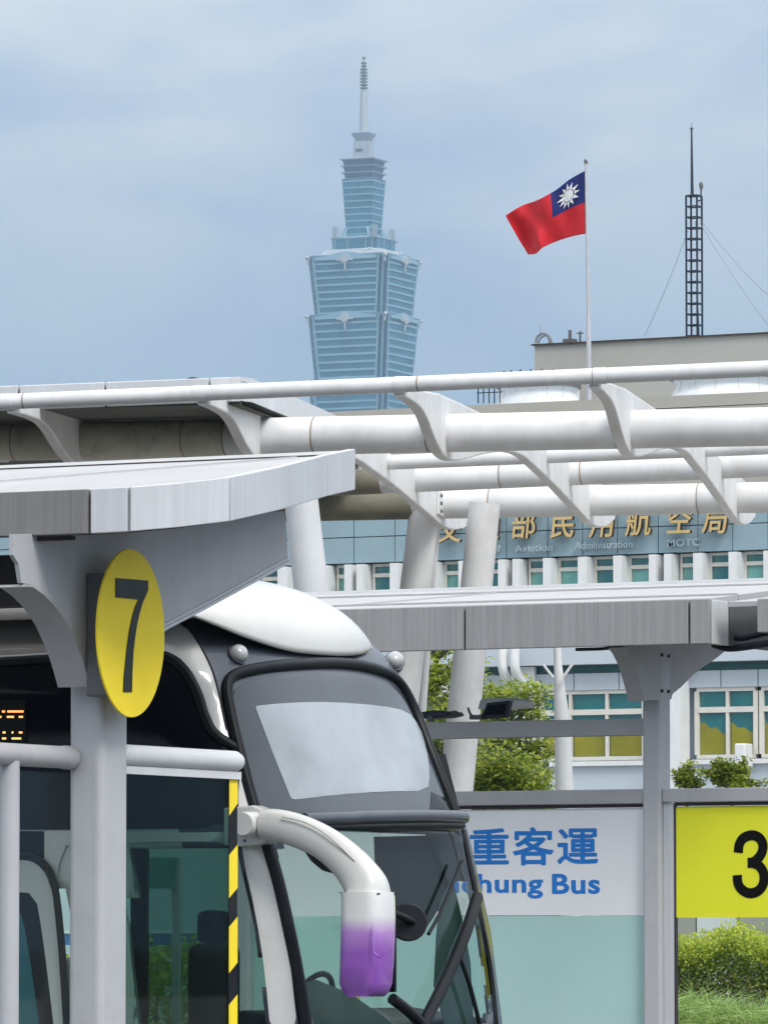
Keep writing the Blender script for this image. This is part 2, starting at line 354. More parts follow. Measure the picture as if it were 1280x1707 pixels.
def bold_fit(body, x0, x1, y0, y1, V, depth, m, parent, wgt=.012, **k):
    """heavier strokes: the same outline laid eight times round a small circle, joined as one film"""
    a_ = text_fit(body, x0, x1, y0, y1, V, depth, m, parent, **k); me = a_.data; xs = [v.co.x for v in me.vertices]; zs2 = [v.co.z for v in me.vertices]
    V0_ = [v.co.copy() for v in me.vertices]; F0 = [tuple(p.vertices) for p in me.polygons]; nv = []; nf = []
    for q in range(9):
        dx, dz = (0, 0) if q == 8 else (wgt*math.cos(q*PI/4), wgt*math.sin(q*PI/4))
        b0 = len(nv); nv += [c+Vector((dx, -.00005*q, dz)) for c in V0_]; nf += [tuple(i+b0 for i in f) for f in F0]
    me2 = bpy.data.meshes.new(a_.name); me2.from_pydata(nv, [], nf); me2.materials.append(m); a_.data = me2
    return a_
def smooth_poly(pts, it=2, closed=True):
    P = [tuple(p) for p in pts]
    for _ in range(it):
        Q = []; n = len(P)
        rng = range(n) if closed else range(n-1)
        if not closed: Q.append(P[0])
        for i in rng:
            a, b = P[i], P[(i+1) % n]
            Q.append(tuple(a[k]*.75+b[k]*.25 for k in range(len(a)))); Q.append(tuple(a[k]*.25+b[k]*.75 for k in range(len(a))))
        if not closed: Q.append(P[-1])
        P = Q
    return P
def catmull(pts, k=6):
    P = [Vector(p) for p in pts]; out_ = []
    for i in range(len(P)-1):
        p0, p1, p2, p3 = P[max(i-1, 0)], P[i], P[i+1], P[min(i+2, len(P)-1)]
        for j in range(k):
            t = j/k
            out_.append(.5*((2*p1)+(-p0+p2)*t+(2*p0-5*p1+4*p2-p3)*t*t+(-p0+3*p1-3*p2+p3)*t**3))
    out_.append(P[-1]); return out_
def inside(p, poly):
    x, y = p; c = False; n = len(poly); j = n-1
    for i in range(n):
        xi, yi = poly[i][0], poly[i][1]; xj, yj = poly[j][0], poly[j][1]
        if (yi > y) != (yj > y) and x < (xj-xi)*(y-yi)/(yj-yi)+xi: c = not c
        j = i
    return c

# ------------------------------------------------------------------ ground
MB().add([(-5200, -5200, 0), (5200, -5200, 0), (5200, 5200, 0), (-5200, 5200, 0)], [(0, 1, 2, 3)]).build('ground', M_asphalt, kind='structure')
def platform(u0, u1, v0, v1, name):
    MB().box((u0, v0, .004), (u1, v1, .13)).build(name, M_concrete, kind='structure', bevel=.02)
platform(-60, 4, 23.2, 25.2, 'pavement')
platform(-60, 10, 33.5, 36.2, 'pavement')
MB().box((-60, 40, .004), (30, 49, .2)).build('planting_bed', M_soil, kind='structure')
MB().box((-260, 62, .004), (60, 168, .12)).build('pavement', M_concrete, kind='structure')
for k in range(10):
    MB().box((-50+k*5, 31.2, .004), (-47.5+k*5, 31.32, .008)).build('road_marking', M_signwhite, kind='structure')

# ------------------------------------------------------------------ far tower
def build_tower():
    c = at(606, 1580, 3600)
    T = thing('skyscraper', 'very tall hazy blue green pagoda tiered skyscraper with a ringed spire', 'skyscraper', (c.x, c.y, 0), math.radians(3.2))
    DH = math.hypot(c.x, c.y); Z = lambda py: 1.6+DH*math.tan(PITCH+math.atan((853.5-py)/1e4))
    def foot(h, n, z):
        p = []
        for sx_, sy_ in ((1, -1), (1, 1), (-1, 1), (-1, -1)):
            if n <= 0: p.append((sx_*h, sy_*h, z)); continue
            a_, b_, c_, d_, e_ = (h-n, h), (h-n, h-n*.5), (h-n*.5, h-n*.5), (h-n*.5, h-n), (h, h-n)
            seq = [a_, b_, c_, d_, e_]
            if sx_*sy_ > 0: seq = seq[::-1]
            p += [(sx_*q[0], sy_*q[1], z) for q in seq]
        return p
    def fr(mb, h0, z0, h1, z1, n=0):
        a_ = foot(h0, n, z0); b_ = foot(h1, n, z1); k = len(a_)
        mb.add(a_+b_, [tuple(range(k))[::-1], tuple(range(k, 2*k))]+[(i, (i+1) % k, (i+1) % k+k, i+k) for i in range(k)])
        return mb
    tops = [432, 530, 638, 736, 834, 932, 1030, 1128]
    for i, t in enumerate(tops):
        z1 = Z(t)-1.2; z0 = Z(tops[i+1] if i < 7 else 1226)+.6
        if i == 0: pass
        core = fr(MB(), 22.6, z0, 25.2, z1, 4.2).build('module', M_t_dark, T, local=True)
        nfl = 8; fh = (z1-z0)/nfl
        for k in range(nfl):
            za = z0+k*fh; zb = za+fh; f0 = k/nfl; f1 = (k+1)/nfl
            H = lambda f: 23.2+2.9*f
            # glazed storey on each face (stops short of the notched corners), with a pale spandrel under it
            g = MB(); sp = MB(); mu = MB()
            for q in range(4):
                ca, sa = math.cos(q*PI/2), math.sin(q*PI/2)
                R_ = lambda x, y, z: (x*ca-y*sa, x*sa+y*ca, z)
                ha, hb = H(f0), H(f1); wa, wb = ha-5.0, hb-5.0
                zs = za+fh*.28
                hs = H(f0+.28/nfl); ws = hs-5.0
                sp.add([R_(-wa, -ha-.45, za), R_(wa, -ha-.45, za), R_(ws, -hs-.45, zs), R_(-ws, -hs-.45, zs),
                        R_(-wa, -ha+.9, za), R_(wa, -ha+.9, za), R_(ws, -hs+.9, zs), R_(-ws, -hs+.9, zs)],
                       [(0,1,2,3), (0,4,5,1), (3,2,6,7), (0,3,7,4), (1,5,6,2)])
                g.add([R_(-ws, -hs, zs), R_(ws, -hs, zs), R_(wb, -hb, zb), R_(-wb, -hb, zb),
                       R_(-ws, -hs+.8, zs), R_(ws, -hs+.8, zs), R_(wb, -hb+.8, zb), R_(-wb, -hb+.8, zb)],
                      [(0,1,2,3), (0,4,5,1), (3,2,6,7), (0,3,7,4), (1,5,6,2)])
                for m_ in range(1, 12):
                    x = -ws+2*ws*m_/12
                    mu.add([R_(x-.14, -hs-.25, zs), R_(x+.14, -hs-.25, zs), R_(x+.14, -hb-.25, zb), R_(x-.14, -hb-.25, zb)], [(0,1,2,3)])
            if i < 4:
                go = g.build('window_band', M_t_glass, core, local=True); sp.build('spandrel', M_t_band, core, local=True)
                mu.build('mullions', M_t_glass if (k % 3) else M_t_dark, core, local=True, kind='stuff')
            else:
                g.cur = 0; go = g.build('window_band', M_t_glass, core, local=True)
        # pale edge ribs at the notches
        for q in range(4):
            ca, sa = math.cos(q*PI/2), math.sin(q*PI/2)
            R_ = lambda x, y, z: Vector((x*ca-y*sa, x*sa+y*ca, z))
            for sg in (-1, 1):
                MB().bar(R_(sg*(23.2-4.6), -23.6, z0), R_(sg*(26.1-4.6), -26.5, z1), .75).build('corner_rib', M_t_band, core, local=True)
            MB().bar(R_(23.2-2.4, -23.2+2.4, z0), R_(26.1-2.4, -26.1+2.4, z1), .7).build('corner_rib', M_t_band, core, local=True)
        # module crown: projecting eave with a raised brow mid-face, ornament disc and pendant
        ev = MB(); fr(ev, 26.0, z1-.1, 26.9, z1+1.6, 3.0); ev.build('eave', M_t_band, core, local=True)
        for q in range(4):
            ca, sa = math.cos(q*PI/2), math.sin(q*PI/2)
            R_ = lambda x, y, z: Vector((x*ca-y*sa, x*sa+y*ca, z))
            br = MB()
            pr = [(-20, .2), (-12, 1.0), (-6, 2.6), (0, 3.2), (6, 2.6), (12, 1.0), (20, .2)]
            br.prism([R_(x, -26.6, z1+z_) for x, z_ in pr]+[R_(20, -26.6, z1-1.5), R_(-20, -26.6, z1-1.5)], R_(0, -.7, 0))
            br.build('brow', M_t_band, core, local=True)
            orn = MB()
            orn.tube([R_(0, -26.8, z1-.8), R_(0, -28.3, z1-.8)], 2.9, 14)
            orn.prism([R_(-5.4, -27.2, z1-2.2), R_(5.4, -27.2, z1-2.2), R_(5.4, -27.2, z1-.6), R_(-5.4, -27.2, z1-.6)], R_(0, -.8, 0))
            orn.tube([R_(0, -27.6, z1-2), R_(0, -27.3, z1-8)], [.75, .6], 8)
            orn.tube([R_(0, -27.4, z1-7.6), R_(0, -27.4, z1-8.9)], [1.1, .5], 8)
            orn.build('ornament', M_t_lightstone, core, local=True, smooth=True)
            co = MB()
            co.tube([R_(24.6, -24.6, z1+.2), R_(26.6, -26.6, z1+.9)], [1.3, 1.0], 8)
            co.tube([R_(25.4, -25.4, z1-.4), R_(25.2, -25.2, z1-3.6)], [.9, .8], 8)
            co.build('corner_ornament', M_t_lightstone, core, local=True, smooth=True)
    # podium
    fr(MB(), 24, Z(1226)+.6, 38, 0, 0).build('base', M_t_glass, T, local=True)
    # sloped roof over the topmost module
    fr(MB(), 25.5, Z(434), 17.5, Z(419), 4).build('roof', M_t_grey, T, local=True)
    # recessed block and its ledge
    blk = fr(MB(), 14.3, Z(420), 14.7, Z(401), 2).build('upper_block', M_t_glass, T, local=True)
    fr(MB(), 15.0, Z(402), 15.6, Z(400), 0).build('ledge', M_t_band, blk, local=True)
    for q in range(4):
        ca, sa = math.cos(q*PI/2), math.sin(q*PI/2)
        R_ = lambda x, y, z: Vector((x*ca-y*sa, x*sa+y*ca, z))
        for x in (-12, -4, 8, 12.4): MB().bar(R_(x, -14.9, Z(420)), R_(x*1.02, -15.2, Z(402)), .45).build('rib', M_t_band, blk, local=True)
        sw = MB(); sw.tube([R_(9, -20, Z(425)), R_(13, -19, Z(421)), R_(19, -19, Z(428))], [1.4, 1.0, 1.2], 8)
        sw.build('roof_scroll', M_t_lightstone, T, local=True, smooth=True)
        fa = MB()
        for x0 in (-13.4, 11.2):
            for j in range(3):
                zz = Z(397)+j*2.4
                fa.bar(R_(x0-1.4, -13.4, zz), R_(x0+3.2, -13.4, zz), .35)
            for j in range(3): fa.bar(R_(x0-.9+j*1.9, -13.4, Z(400)), R_(x0-.9+j*1.9, -13.4, Z(379)), .35)
            fa.prism([R_(x0-.4, -13.4, Z(396)), R_(x0+1.2, -13.4, Z(396)), R_(x0+.6, -13.4, Z(384))], R_(0, .6, 0))
        fa.build('roof_frame', M_t_grey, T, local=True)
        for x in (-7.0, 7.0):
            MB().bar(R_(x*1.25, -12.2, Z(400)), R_(x*.95, -9.2, Z(381)), .9).build('buttress', M_t_band, T, local=True)
    fr(MB(), 12.5, Z(400), 12.0, Z(396), 0).build('ledge', M_t_band, T, local=True)
    # slim inverted upper tower
    up_ = fr(MB(), 8.1, Z(397), 10.2, Z(301), 1.0).build('upper_tower', M_t_glass, T, local=True)
    nf = 9
    for k in range(nf):
        z = Z(392)+(Z(304)-Z(392))*k/(nf-1); h = 8.3+1.95*k/(nf-1)
        fr(MB(), h+.2, z-.5, h+.25, z+.35, 1.0).build('floor_line', M_t_band, up_, local=True)
    for j, (py, h) in enumerate(((299, 9.3), (288, 9.6), (277, 10.0))):
        zz = Z(py)
        fr(MB(), h-.8, zz, h, zz+3.1, .8).build('tier', M_t_dark, T, local=True)
        fr(MB(), h+.7, zz+3.1, h+1.1, zz+3.9, 0).build('ledge', M_t_grey, T, local=True)
    fr(MB(), 9.9, Z(300.5), 10.3, Z(299), 0).build('ledge', M_t_lightstone, T, local=True)
    fr(MB(), 10.6, Z(267), 5.5, Z(263), 0).build('roof', M_t_grey, T, local=True)
    b_ = fr(MB(), 5.3, Z(264), 4.9, Z(236), .8).build('lantern', M_t_grey, T, local=True)
    MB().box((-3.0, -5.5, Z(253)), (1.5, -4.9, Z(249))).build('vent', M_t_dark, b_, local=True)
    fr(MB(), 3.6, Z(236), 5.9, Z(223), .6).build('flared_cap', M_t_grey, T, local=True)
    fr(MB(), 5.9, Z(223), 5.9, Z(221.6), .6).build('rim', M_t_band, T, local=True)
    MB().tube([(0, 0, Z(222)), (0, 0, Z(150))], [2.8, 2.1], 14).build('mast', M_t_lightstone, T, local=True, smooth=True)
    MB().tube([(0, 0, Z(150)), (0, 0, Z(96))], [1.1, .7], 8).build('spire', M_t_grey, T, local=True, smooth=True)
    for k in range(9):
        z = Z(146-k*5.2); r_ = 2.3 if k < 7 else 1.7
        MB().tube([(0, 0, z-.45), (0, 0, z+.45)], r_, 12).build('spire_ring', M_darkgrey, T, local=True)
    MB().tube([(0, 0, Z(96)), (0, 0, Z(94))], [1.6, .8], 8).build('finial', M_darkgrey, T, local=True)
build_tower()

# ------------------------------------------------------------------ office building behind
VB = at(1000, 950, 152).y
fz = lambda py, px=1000: onV(px, py, VB).z
fu = lambda px, py=1000: onV(px, py, VB).x
BLD = thing('office_building', 'teal grey and white office building with gilded characters above its windows', 'building', (fu(1000), VB, 0))
uL, uR = fu(-260), fu(1700)
zTop = onV(1000, 664, VB).z
MB().box((uL, VB+.55, 0), (uR, VB+22, zTop-.3)).build('wall', M_bldlight, BLD)
MB().box((uL-.2, VB+.2, zTop-.3), (uR+.2, VB+.85, zTop)).build('parapet', M_beige, BLD)
MB().box((uL-.2, VB-.08, zTop-2.6), (uR+.2, VB+.45, zTop-.35)).build('parapet_wall', M_beige, BLD)
# upper cladding: big panels with open joints
zb0 = fz(925, 1000); zb1 = zTop-2.7
jx = [-150, -85, -20, 45, 110, 175, 240, 305, 370, 435, 500, 532, 590, 658, 720, 783, 844, 913, 971, 1029, 1097, 1163, 1221, 1280, 1345, 1410, 1475]
ju = [onV(x, 895, VB).x for x in jx]
MB().box((uL, VB+.3, zb0+.02), (uR, VB+.5, zb1)).build('panel_backing', M_dark, BLD)
for a_, b_ in zip(ju, ju[1:]):
    zm = zb0+(zb1-zb0)*.52
    for z0, z1 in ((zb0, zm-.012), (zm+.012, zb1)):
        MB().box((a_+.012, VB, z0), (b_-.012, VB+.28, z1)).build('cladding_panel', M_bld, BLD)
# upper window row, between white fins
zu1 = fz(927); zu0 = fz(1000); zf1 = fz(1040)
wins = [(-60,-20),(5,45),(70,110),(140,180),(210,250),(280,320),(350,390),(430,470),(486,520),(555,580),(615,657),(672,712),(735,770),(800,836),(875,912),(925,970),(985,1029),(1043,1087),(1128,1162),(1177,1221),(1235,1279),(1300,1340),(1356,1400)]
MB().box((uL, VB+.45, zf1), (uR, VB+.54, zu1)).build('window_backing', M_darkgrey, BLD)
for i, (a_, b_) in enumerate(wins):
    ua, ub = onV(a_, 950, VB).x, onV(b_, 950, VB).x
    fr_ = MB(); zmid = zu1-.42*(zu1-fz(973)); z0_ = zu0-1.0
    for (x0, x1, z0, z1) in ((ua, ub, zu1-.07, zu1), (ua, ub, z0_, z0_+.08), (ua, ub, zmid-.05, zmid+.05)):
        fr_.box((x0, VB+.20, z0), (x1, VB+.32, z1))
    fr_.box((ua, VB+.21, z0_), (ua+.06, VB+.31, zu1)); fr_.box((ub-.06, VB+.21, z0_), (ub, VB+.31, zu1))
    fo = fr_.build('window', M_winframe, BLD)
    MB().box((ua+.07, VB+.26, zmid+.05), (ub-.07, VB+.28, zu1-.07)).build('pane', M_winteal, fo)
    MB().box((ua+.07, VB+.26, z0_+.08), (ub-.07, VB+.28, zmid-.05)).build('pane', M_winpale if i % 3 != 1 else M_winteal, fo)
for i, (x0, x1) in enumerate(zip([w_[1] for w_ in wins], [w_[0] for w_ in wins[1:]])):
    ua, ub = onV(x0, 950, VB).x, onV(x1, 950, VB).x
    if ub-ua > .45:
        MB().box((ua+.02, VB-.25, zf1), (ua+.22, VB+.44, zu1-.02)).build('fin', M_bldwhite, BLD)
        MB().box((ub-.24, VB-.25, zf1), (ub-.04, VB+.44, zu1-.02)).build('fin', M_bldwhite, BLD)
        MB().box((ua+.23, VB+.15, zf1), (ub-.25, VB+.44, zu1-.03)).build('pier', M_alu_light, BLD)
    else:
        MB().box((ua, VB-.25, zf1), (ub, VB+.44, zu1-.02)).build('fin', M_bldwhite, BLD)
# floor band between the storeys, shaded glass strip, lower wall
zf0, zf1 = fz(1108), fz(1040)
MB().box((uL, VB-.3, zf0), (uR, VB+.44, zf1)).build('floor_band', M_bldlight, BLD)
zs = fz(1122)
MB().box((uL, VB+.1, zs), (uR, VB+.5, zf0-.003)).build('shaded_glass_strip', M_greenshade, BLD)
zl = fz(1150)
LP = [805, 880, 955, 1030, 1105, 1200, 1262, 1330]
for a_, b_ in zip([-200, -90, 20, 130, 240, 350, 460, 570, 680]+LP, [-90, 20, 130, 240, 350, 460, 570, 680]+LP+[1400]):
    MB().box((onV(a_, 1135, VB).x+.015, VB+.05, zl), (onV(b_, 1135, VB).x-.015, VB+.5, zs-.003)).build('lintel_panel', M_bldlight, BLD)
zw1, zt_, zw0 = fz(1150), fz(1187), fz(1268)
def bigwin(xs, mus):
    ua, ub = onV(xs[0], 1200, VB).x, onV(xs[1], 1200, VB).x
    f_ = MB()
    for z0, z1 in ((zw1-.1, zw1-.003), (zt_-.07, zt_+.07), (zw0, zw0+.1)): f_.box((ua, VB+.1, z0), (ub, VB+.3, z1))
    us = [ua]+[onV(m_, 1200, VB).x for m_ in mus]+[ub]
    for k, u_ in enumerate(us):
        wd = .04 if 0 < k < len(us)-1 else .06
        f_.box((u_-wd, VB+.11, zw0+.1), (u_+wd, VB+.29, zw1-.1))
    fo = f_.build('window', M_winframe, BLD)
    for u0_, u1_ in zip(us, us[1:]):
        MB().box((u0_+.07, VB+.2, zt_+.07), (u1_-.07, VB+.22, zw1-.1)).build('pane', M_winteal, fo)
        MB().box((u0_+.07, VB+.2, zw0+.1), (u1_-.07, VB+.22, zt_-.07)).build('pane', M_winteal, fo)
        # mustard blind drawn part way up, with an uneven folded top
        n = 7; zt2 = zt_-.07; hgt = (zt2-zw0)*random.uniform(.55, .72)
        pts = [(u0_+.08+(u1_-u0_-.16)*k/n, zw0+.11+hgt*(1-.30*k/n+.06*math.sin(k*1.7+u0_))+random.uniform(-.03, .03)) for k in range(n+1)]
        MB().prism([Vector((x, VB+.185, z)) for x, z in pts]+[Vector((pts[-1][0], VB+.185, zw0+.11)), Vector((pts[0][0], VB+.185, zw0+.11))], (0, .012, 0)).build('blind', M_mustard, fo)
bigwin((898, 1070), (947, 1008))
bigwin((1158, 1256), (1209,)); bigwin((1266, 1370), (1318,))
for xs in ((560, 690), (380, 510), (200, 330), (20, 150), (-160, -30)): bigwin(xs, ((xs[0]+xs[1])/2,))
for x0, x1 in ((1119, 1148), (1005-260, 1005-235)):
    MB().box((onV(x0, 1200, VB).x, VB-.5, 0), (onV(x1, 1200, VB).x, VB+.05, zf0-.01)).build('pilaster', M_bldwhite, BLD)
# curved double brackets dropping from the floor band
for x in (838, 858):
    p = [onV(x, 1080, VB-.7), onV(x, 1112, VB-.7), onV(x+6, 1130, VB-.5), onV(x+16, 1145, VB-.2), onV(x+28, 1160, VB+.1), onV(x+28, 1290, VB+.1)]
    MB().tube(catmull(p, 4), .13, 8).build('bracket', M_bldwhite, BLD, smooth=True)
MB().box((onV(868, 1200, VB).x, VB-.1, 0), (onV(893, 1200, VB).x, VB+.04, zf0-.02)).build('pilaster', M_bldwhite, BLD)
# lower wall courses
MB().box((uL, VB+.02, 0), (uR, VB+.5, zw0-.02)).build('plinth_wall', M_bldlight, BLD)
MB().box((uL, VB-.1, zw0-.14), (uR, VB+.06, zw0-.02)).build('sill', M_bldwhite, BLD)
# small hvac box on the facade
MB().box((onV(1240, 1260, VB).x, VB-.6, fz(1285)), (onV(1258, 1260, VB).x, VB-.1, fz(1245))).build('vent_box', M_bldwhite, BLD, bevel=.04)
# lettering
def letter(ch, px, py, size, off=.006, name='lettering'):
    o_ = onV(px, py, VB-.22)
    return text_obj(ch, size, .06, M_gold, BLD, o_, (1, 0, 0), offset=off, sx=.92, shear=.12, side=M_brown)
for ch, px, py in (('交', 728, 901), ('通', 790, 898), ('部', 851, 894), ('民', 916, 893), ('用', 982, 892), ('航', 1042, 889), ('空', 1110, 887), ('局', 1170, 886)):
    letter(ch, px, py, .80)
for s_, px, py in (('Civil', 800, 921), ('Aviation', 859, 920), ('Administration', 959, 915.5), ('MOTC', 1112, 911)):
    o_ = onV(px, py, VB-.12)
    text_obj(s_, .25, .03, M_silver, BLD, o_, (1, 0, 0), sx=1.22 if s_ != 'Administration' else 1.02, spacing=1.05, offset=.003)

# penthouse, plant on the roof
VP_ = VB+9
ph = thing('rooftop_penthouse', 'beige windowless rooftop block behind the flagpole', 'penthouse', (onV(1085, 600, VP_).x, VP_, zTop))
pz = lambda py, px=1085: onV(px, py, VP_).z
MB().box((onV(891, 600, VP_).x, VP_, zTop-.3), (onV(1500, 600, VP_).x, VP_+8, pz(566))).build('wall', M_beige, ph)
MB().box((onV(890, 600, VP_).x-.05, VP_-.08, pz(566)), (onV(1500, 600, VP_).x, VP_+8.1, pz(563.5))).build('coping', M_brown, ph)
tag(MB().tube(catmull([onV(893, 572, VP_+.6), onV(895, 562, VP_+.6), onV(903, 556, VP_+.6), onV(912, 557, VP_+.6), onV(918, 565, VP_+.6), onV(919, 574, VP_+.6)], 5), .035, 6)
    .tube(catmull([onV(897, 572, VP_+1), onV(900, 564, VP_+1), onV(908, 559, VP_+1), onV(914, 562, VP_+1), onV(916, 574, VP_+1)], 5), .03, 6)
    .tube([onV(901, 558, VP_+.6), onV(901, 542, VP_+.6)], .010, 5).build('ladder_hoop', M_wire), 'bent metal ladder hoops at the left corner of the beige penthouse roof', 'ladder')
for i, (px, lab) in enumerate(((950, 'small dark vent on the penthouse roof edge left of the flagpole'), (1045-78, 'thin short aerial on the penthouse roof edge beside the flagpole'))):
    o_ = MB(); p0 = onV(px, 570, VP_+1.5)
    if i == 0: o_.box((p0.x-.15, p0.y-.15, pz(563)), (p0.x+.15, p0.y+.15, pz(563)+.25)).tube([(p0.x, p0.y, pz(563)+.2), (p0.x, p0.y, pz(563)+.5)], .05, 8)
    else: o_.tube([(p0.x, p0.y, pz(563)), (p0.x, p0.y, pz(563)+.45)], .03, 6).tube([(p0.x-.1, p0.y, pz(563)+.4), (p0.x+.1, p0.y, pz(563)+.4)], .02, 6)
    tag(o_.build('roof_vent' if i == 0 else 'roof_aerial', M_darkgrey), lab, 'vent' if i == 0 else 'aerial')
def coolunit(pa, pb, y0, y1, lab, V):
    a_, b_ = onV(pa, y1, V), onV(pb, y1, V); cx = (a_.x+b_.x)/2; r = (b_.x-a_.x)/2
    zt2, zb2 = onV((pa+pb)/2, y0, V).z, onV((pa+pb)/2, y1, V).z
    t_ = thing('cooling_tower', lab, 'cooling tower', (cx, V, zTop), 0, 'round cooling towers on the roof')
    MB().tube([(cx, V, zTop-.35), (cx, V, zb2), (cx, V, zb2+.1), (cx, V, (zt2+zb2)/2), (cx, V, zt2-.12)], [r*1.0, r*1.0, r*.93, r*.88, r*.93], 28).build('drum', M_bldwhite, t_, smooth=True)
    MB().tube([(cx, V, zt2-.12), (cx, V, zt2)], r*1.0, 28).build('rim', M_darkgrey, t_)
    for k in range(14):
        th = 2*PI*k/14; zz_ = [zb2+.1, (zt2+zb2)/2, zt2-.12]
        MB().tube([(cx+r*f_*math.cos(th), V+r*f_*math.sin(th), z_) for f_, z_ in zip((.93, .88, .93), zz_)], .014, 5).build('rib', M_alu_light, t_)
coolunit(835, 962, 640, 672, 'white ribbed cooling tower left of the flagpole on the office roof', VB+4.5)
coolunit(1124, 1296, 626, 662, 'white ribbed cooling tower on the office roof below the lattice mast', VB+4.5)
# guard rail at roof left of the cooling tower
rl = MB()
for k in range(5):
    p = onV(797+k*9, 672, VB+2); rl.bar(p, p+Vector((0, 0, .42)), .025)
rl.bar(onV(795, 655, VB+2), onV(838, 653, VB+2), .025)
tag(rl.build('guard_rail', M_mast), 'dark thin roof guard rail left of the cooling towers', 'railing')
# wide dark-rimmed tank behind the first one
tk = thing('water_tank', 'wide shallow white tank with dark railed rim behind the front pipe left of flagpole', 'tank', tuple(onV(900, 640, VB+7)))
c0 = onV(898, 625, VB+7.2); r0 = (onV(962, 625, VB+7.2).x-onV(834, 625, VB+7.2).x)/2
MB().tube([(c0.x, c0.y, zTop-.3), (c0.x, c0.y, c0.z-.2)], r0*.95, 28).build('drum', M_bldwhite, tk, smooth=True)
MB().tube([(c0.x, c0.y, c0.z-.2), (c0.x, c0.y, c0.z)], r0, 28).build('rim', M_mast, tk, smooth=True)
for k in range(24):
    th = 2*PI*k/24
    MB().bar((c0.x+r0*.98*math.cos(th), c0.y+r0*.98*math.sin(th), c0.z), (c0.x+r0*.98*math.cos(th), c0.y+r0*.98*math.sin(th), c0.z+.05), .04).build('rim_post', M_mast, tk)

# lattice mast
VM = VP_+1.2
mz = lambda py: onV(1157, py, VM).z
mu_ = lambda px, py=450: onV(px, py, VM).x
mast = thing('lattice_mast', 'dark square lattice radio mast with a whip aerial above the beige block', 'mast', (mu_(1157), VM, pz(563)))
xa, xb = mu_(1148), mu_(1166); wd = (xb-xa)
cor = [(xa, VM-wd/2), (xb, VM-wd/2), (xb, VM+wd/2), (xa, VM+wd/2)]
for x, y in cor: MB().bar((x, y, mz(572)), (x, y, mz(327)), .042).build('leg', M_mast, mast)
k = 0
for py in range(560, 320, -18):
    ring = MB(); z = mz(py)
    for i in range(4):
        a_, b_ = cor[i], cor[(i+1) % 4]; ring.bar((*a_, z), (*b_, z), .035)
    ring.build('rung_ring', M_mast, mast)
MB().tube([(mu_(1155), VM, mz(327)), (mu_(1154), VM, mz(322)), (mu_(1153.5), VM, mz(212))], [.12, .045, .022], 6).build('whip_aerial', M_mast, mast)
MB().tube([(mu_(1153.5), VM, mz(214)), (mu_(1153.5), VM, mz(212.5))], .05, 6).tube([(mu_(1153.5), VM, mz(212)), (mu_(1154.3), VM, mz(203))], .008, 4).build('aerial_tip', M_mast, mast)
MB().bar((mu_(1160), VM-wd/2, mz(328)), (mu_(1173.5), VM-wd/2, mz(328)), .05).tube([(mu_(1173), VM-wd/2, mz(334)), (mu_(1173), VM-wd/2, mz(318))], .02, 6).bar((mu_(1166), VM-wd/2, mz(337)), (mu_(1173), VM-wd/2, mz(335)), .03).build('side_arm', M_mast, mast)
MB().tube([(mu_(1173.3), VM-wd/2, mz(318)), (mu_(1173.5), VM-wd/2, mz(314)), (mu_(1173), VM-wd/2, mz(308)), (mu_(1172.6), VM-wd/2, mz(305))], [.025, .05, .06, .02], 10).build('warning_lamp', M_darkgrey, mast, smooth=True)
MB().tube(catmull([(mu_(1166), VM-wd/2-.05, mz(370)), (mu_(1168), VM-wd/2-.05, mz(420)), (mu_(1167), VM-wd/2-.05, mz(480)), (mu_(1170), VM-wd/2-.05, mz(565))], 5), .022, 5).build('feeder_cable', M_mast, mast)
for (q0, q1, lab) in (((1146, 385), (1074, 560), 'thin stay wire running down left from the lattice mast'),
                      ((1167, 366), (1300, 510), 'upper of the two stay wires running down right from the mast'),
                      ((1167, 372), (1300, 568), 'lower of the two stay wires running down right from the mast')):
    p0, p1 = onV(*q0, VM), onV(*q1, VM+(0 if q1[0] < 1200 else 0))
    mid = (p0+p1)/2-Vector((0, 0, .12)); L_ = [p0, (p0+mid)/2-Vector((0,0,.03)), mid, (p1+mid)/2-Vector((0,0,.03)), p1]
    if q1[0] > 1200: L_.append(p1+(p1-p0)*1.1)
    tag(MB().tube(L_, .0075, 4).build('stay_wire', M_wire), lab, 'wire', 'stay wires of the lattice mast')

# flagpole and flag
VF = VB+1.6
fp = thing('flagpole', 'tall pale grey flagpole on the roof of the office building', 'flagpole', (onV(980, 670, VF).x, VF, zTop-.3))
MB().tube([(onV(982, 680, VF).x, VF, zTop-.6), (onV(981, 534, VF).x, VF, onV(981, 534, VF).z)], .062, 12).build('lower_pole', M_pole, fp, smooth=True)
MB().tube([(onV(981, 534, VF).x, VF, onV(981, 534, VF).z), (onV(976.5, 272, VF).x, VF, onV(976.5, 272, VF).z)], [.05, .034], 12).build('upper_pole', M_pole, fp, smooth=True)
ft = onV(976.5, 272, VF)
MB().tube([ft, ft+Vector((0, 0, .06))], .05, 8).bar(ft+Vector((-.05, 0, .1)), ft+Vector((.05, 0, .04)), .03).tube([ft+Vector((0, 0, .05)), ft+Vector((-.02, 0, .1))], .03, 8).build('finial', M_darkgrey, fp)
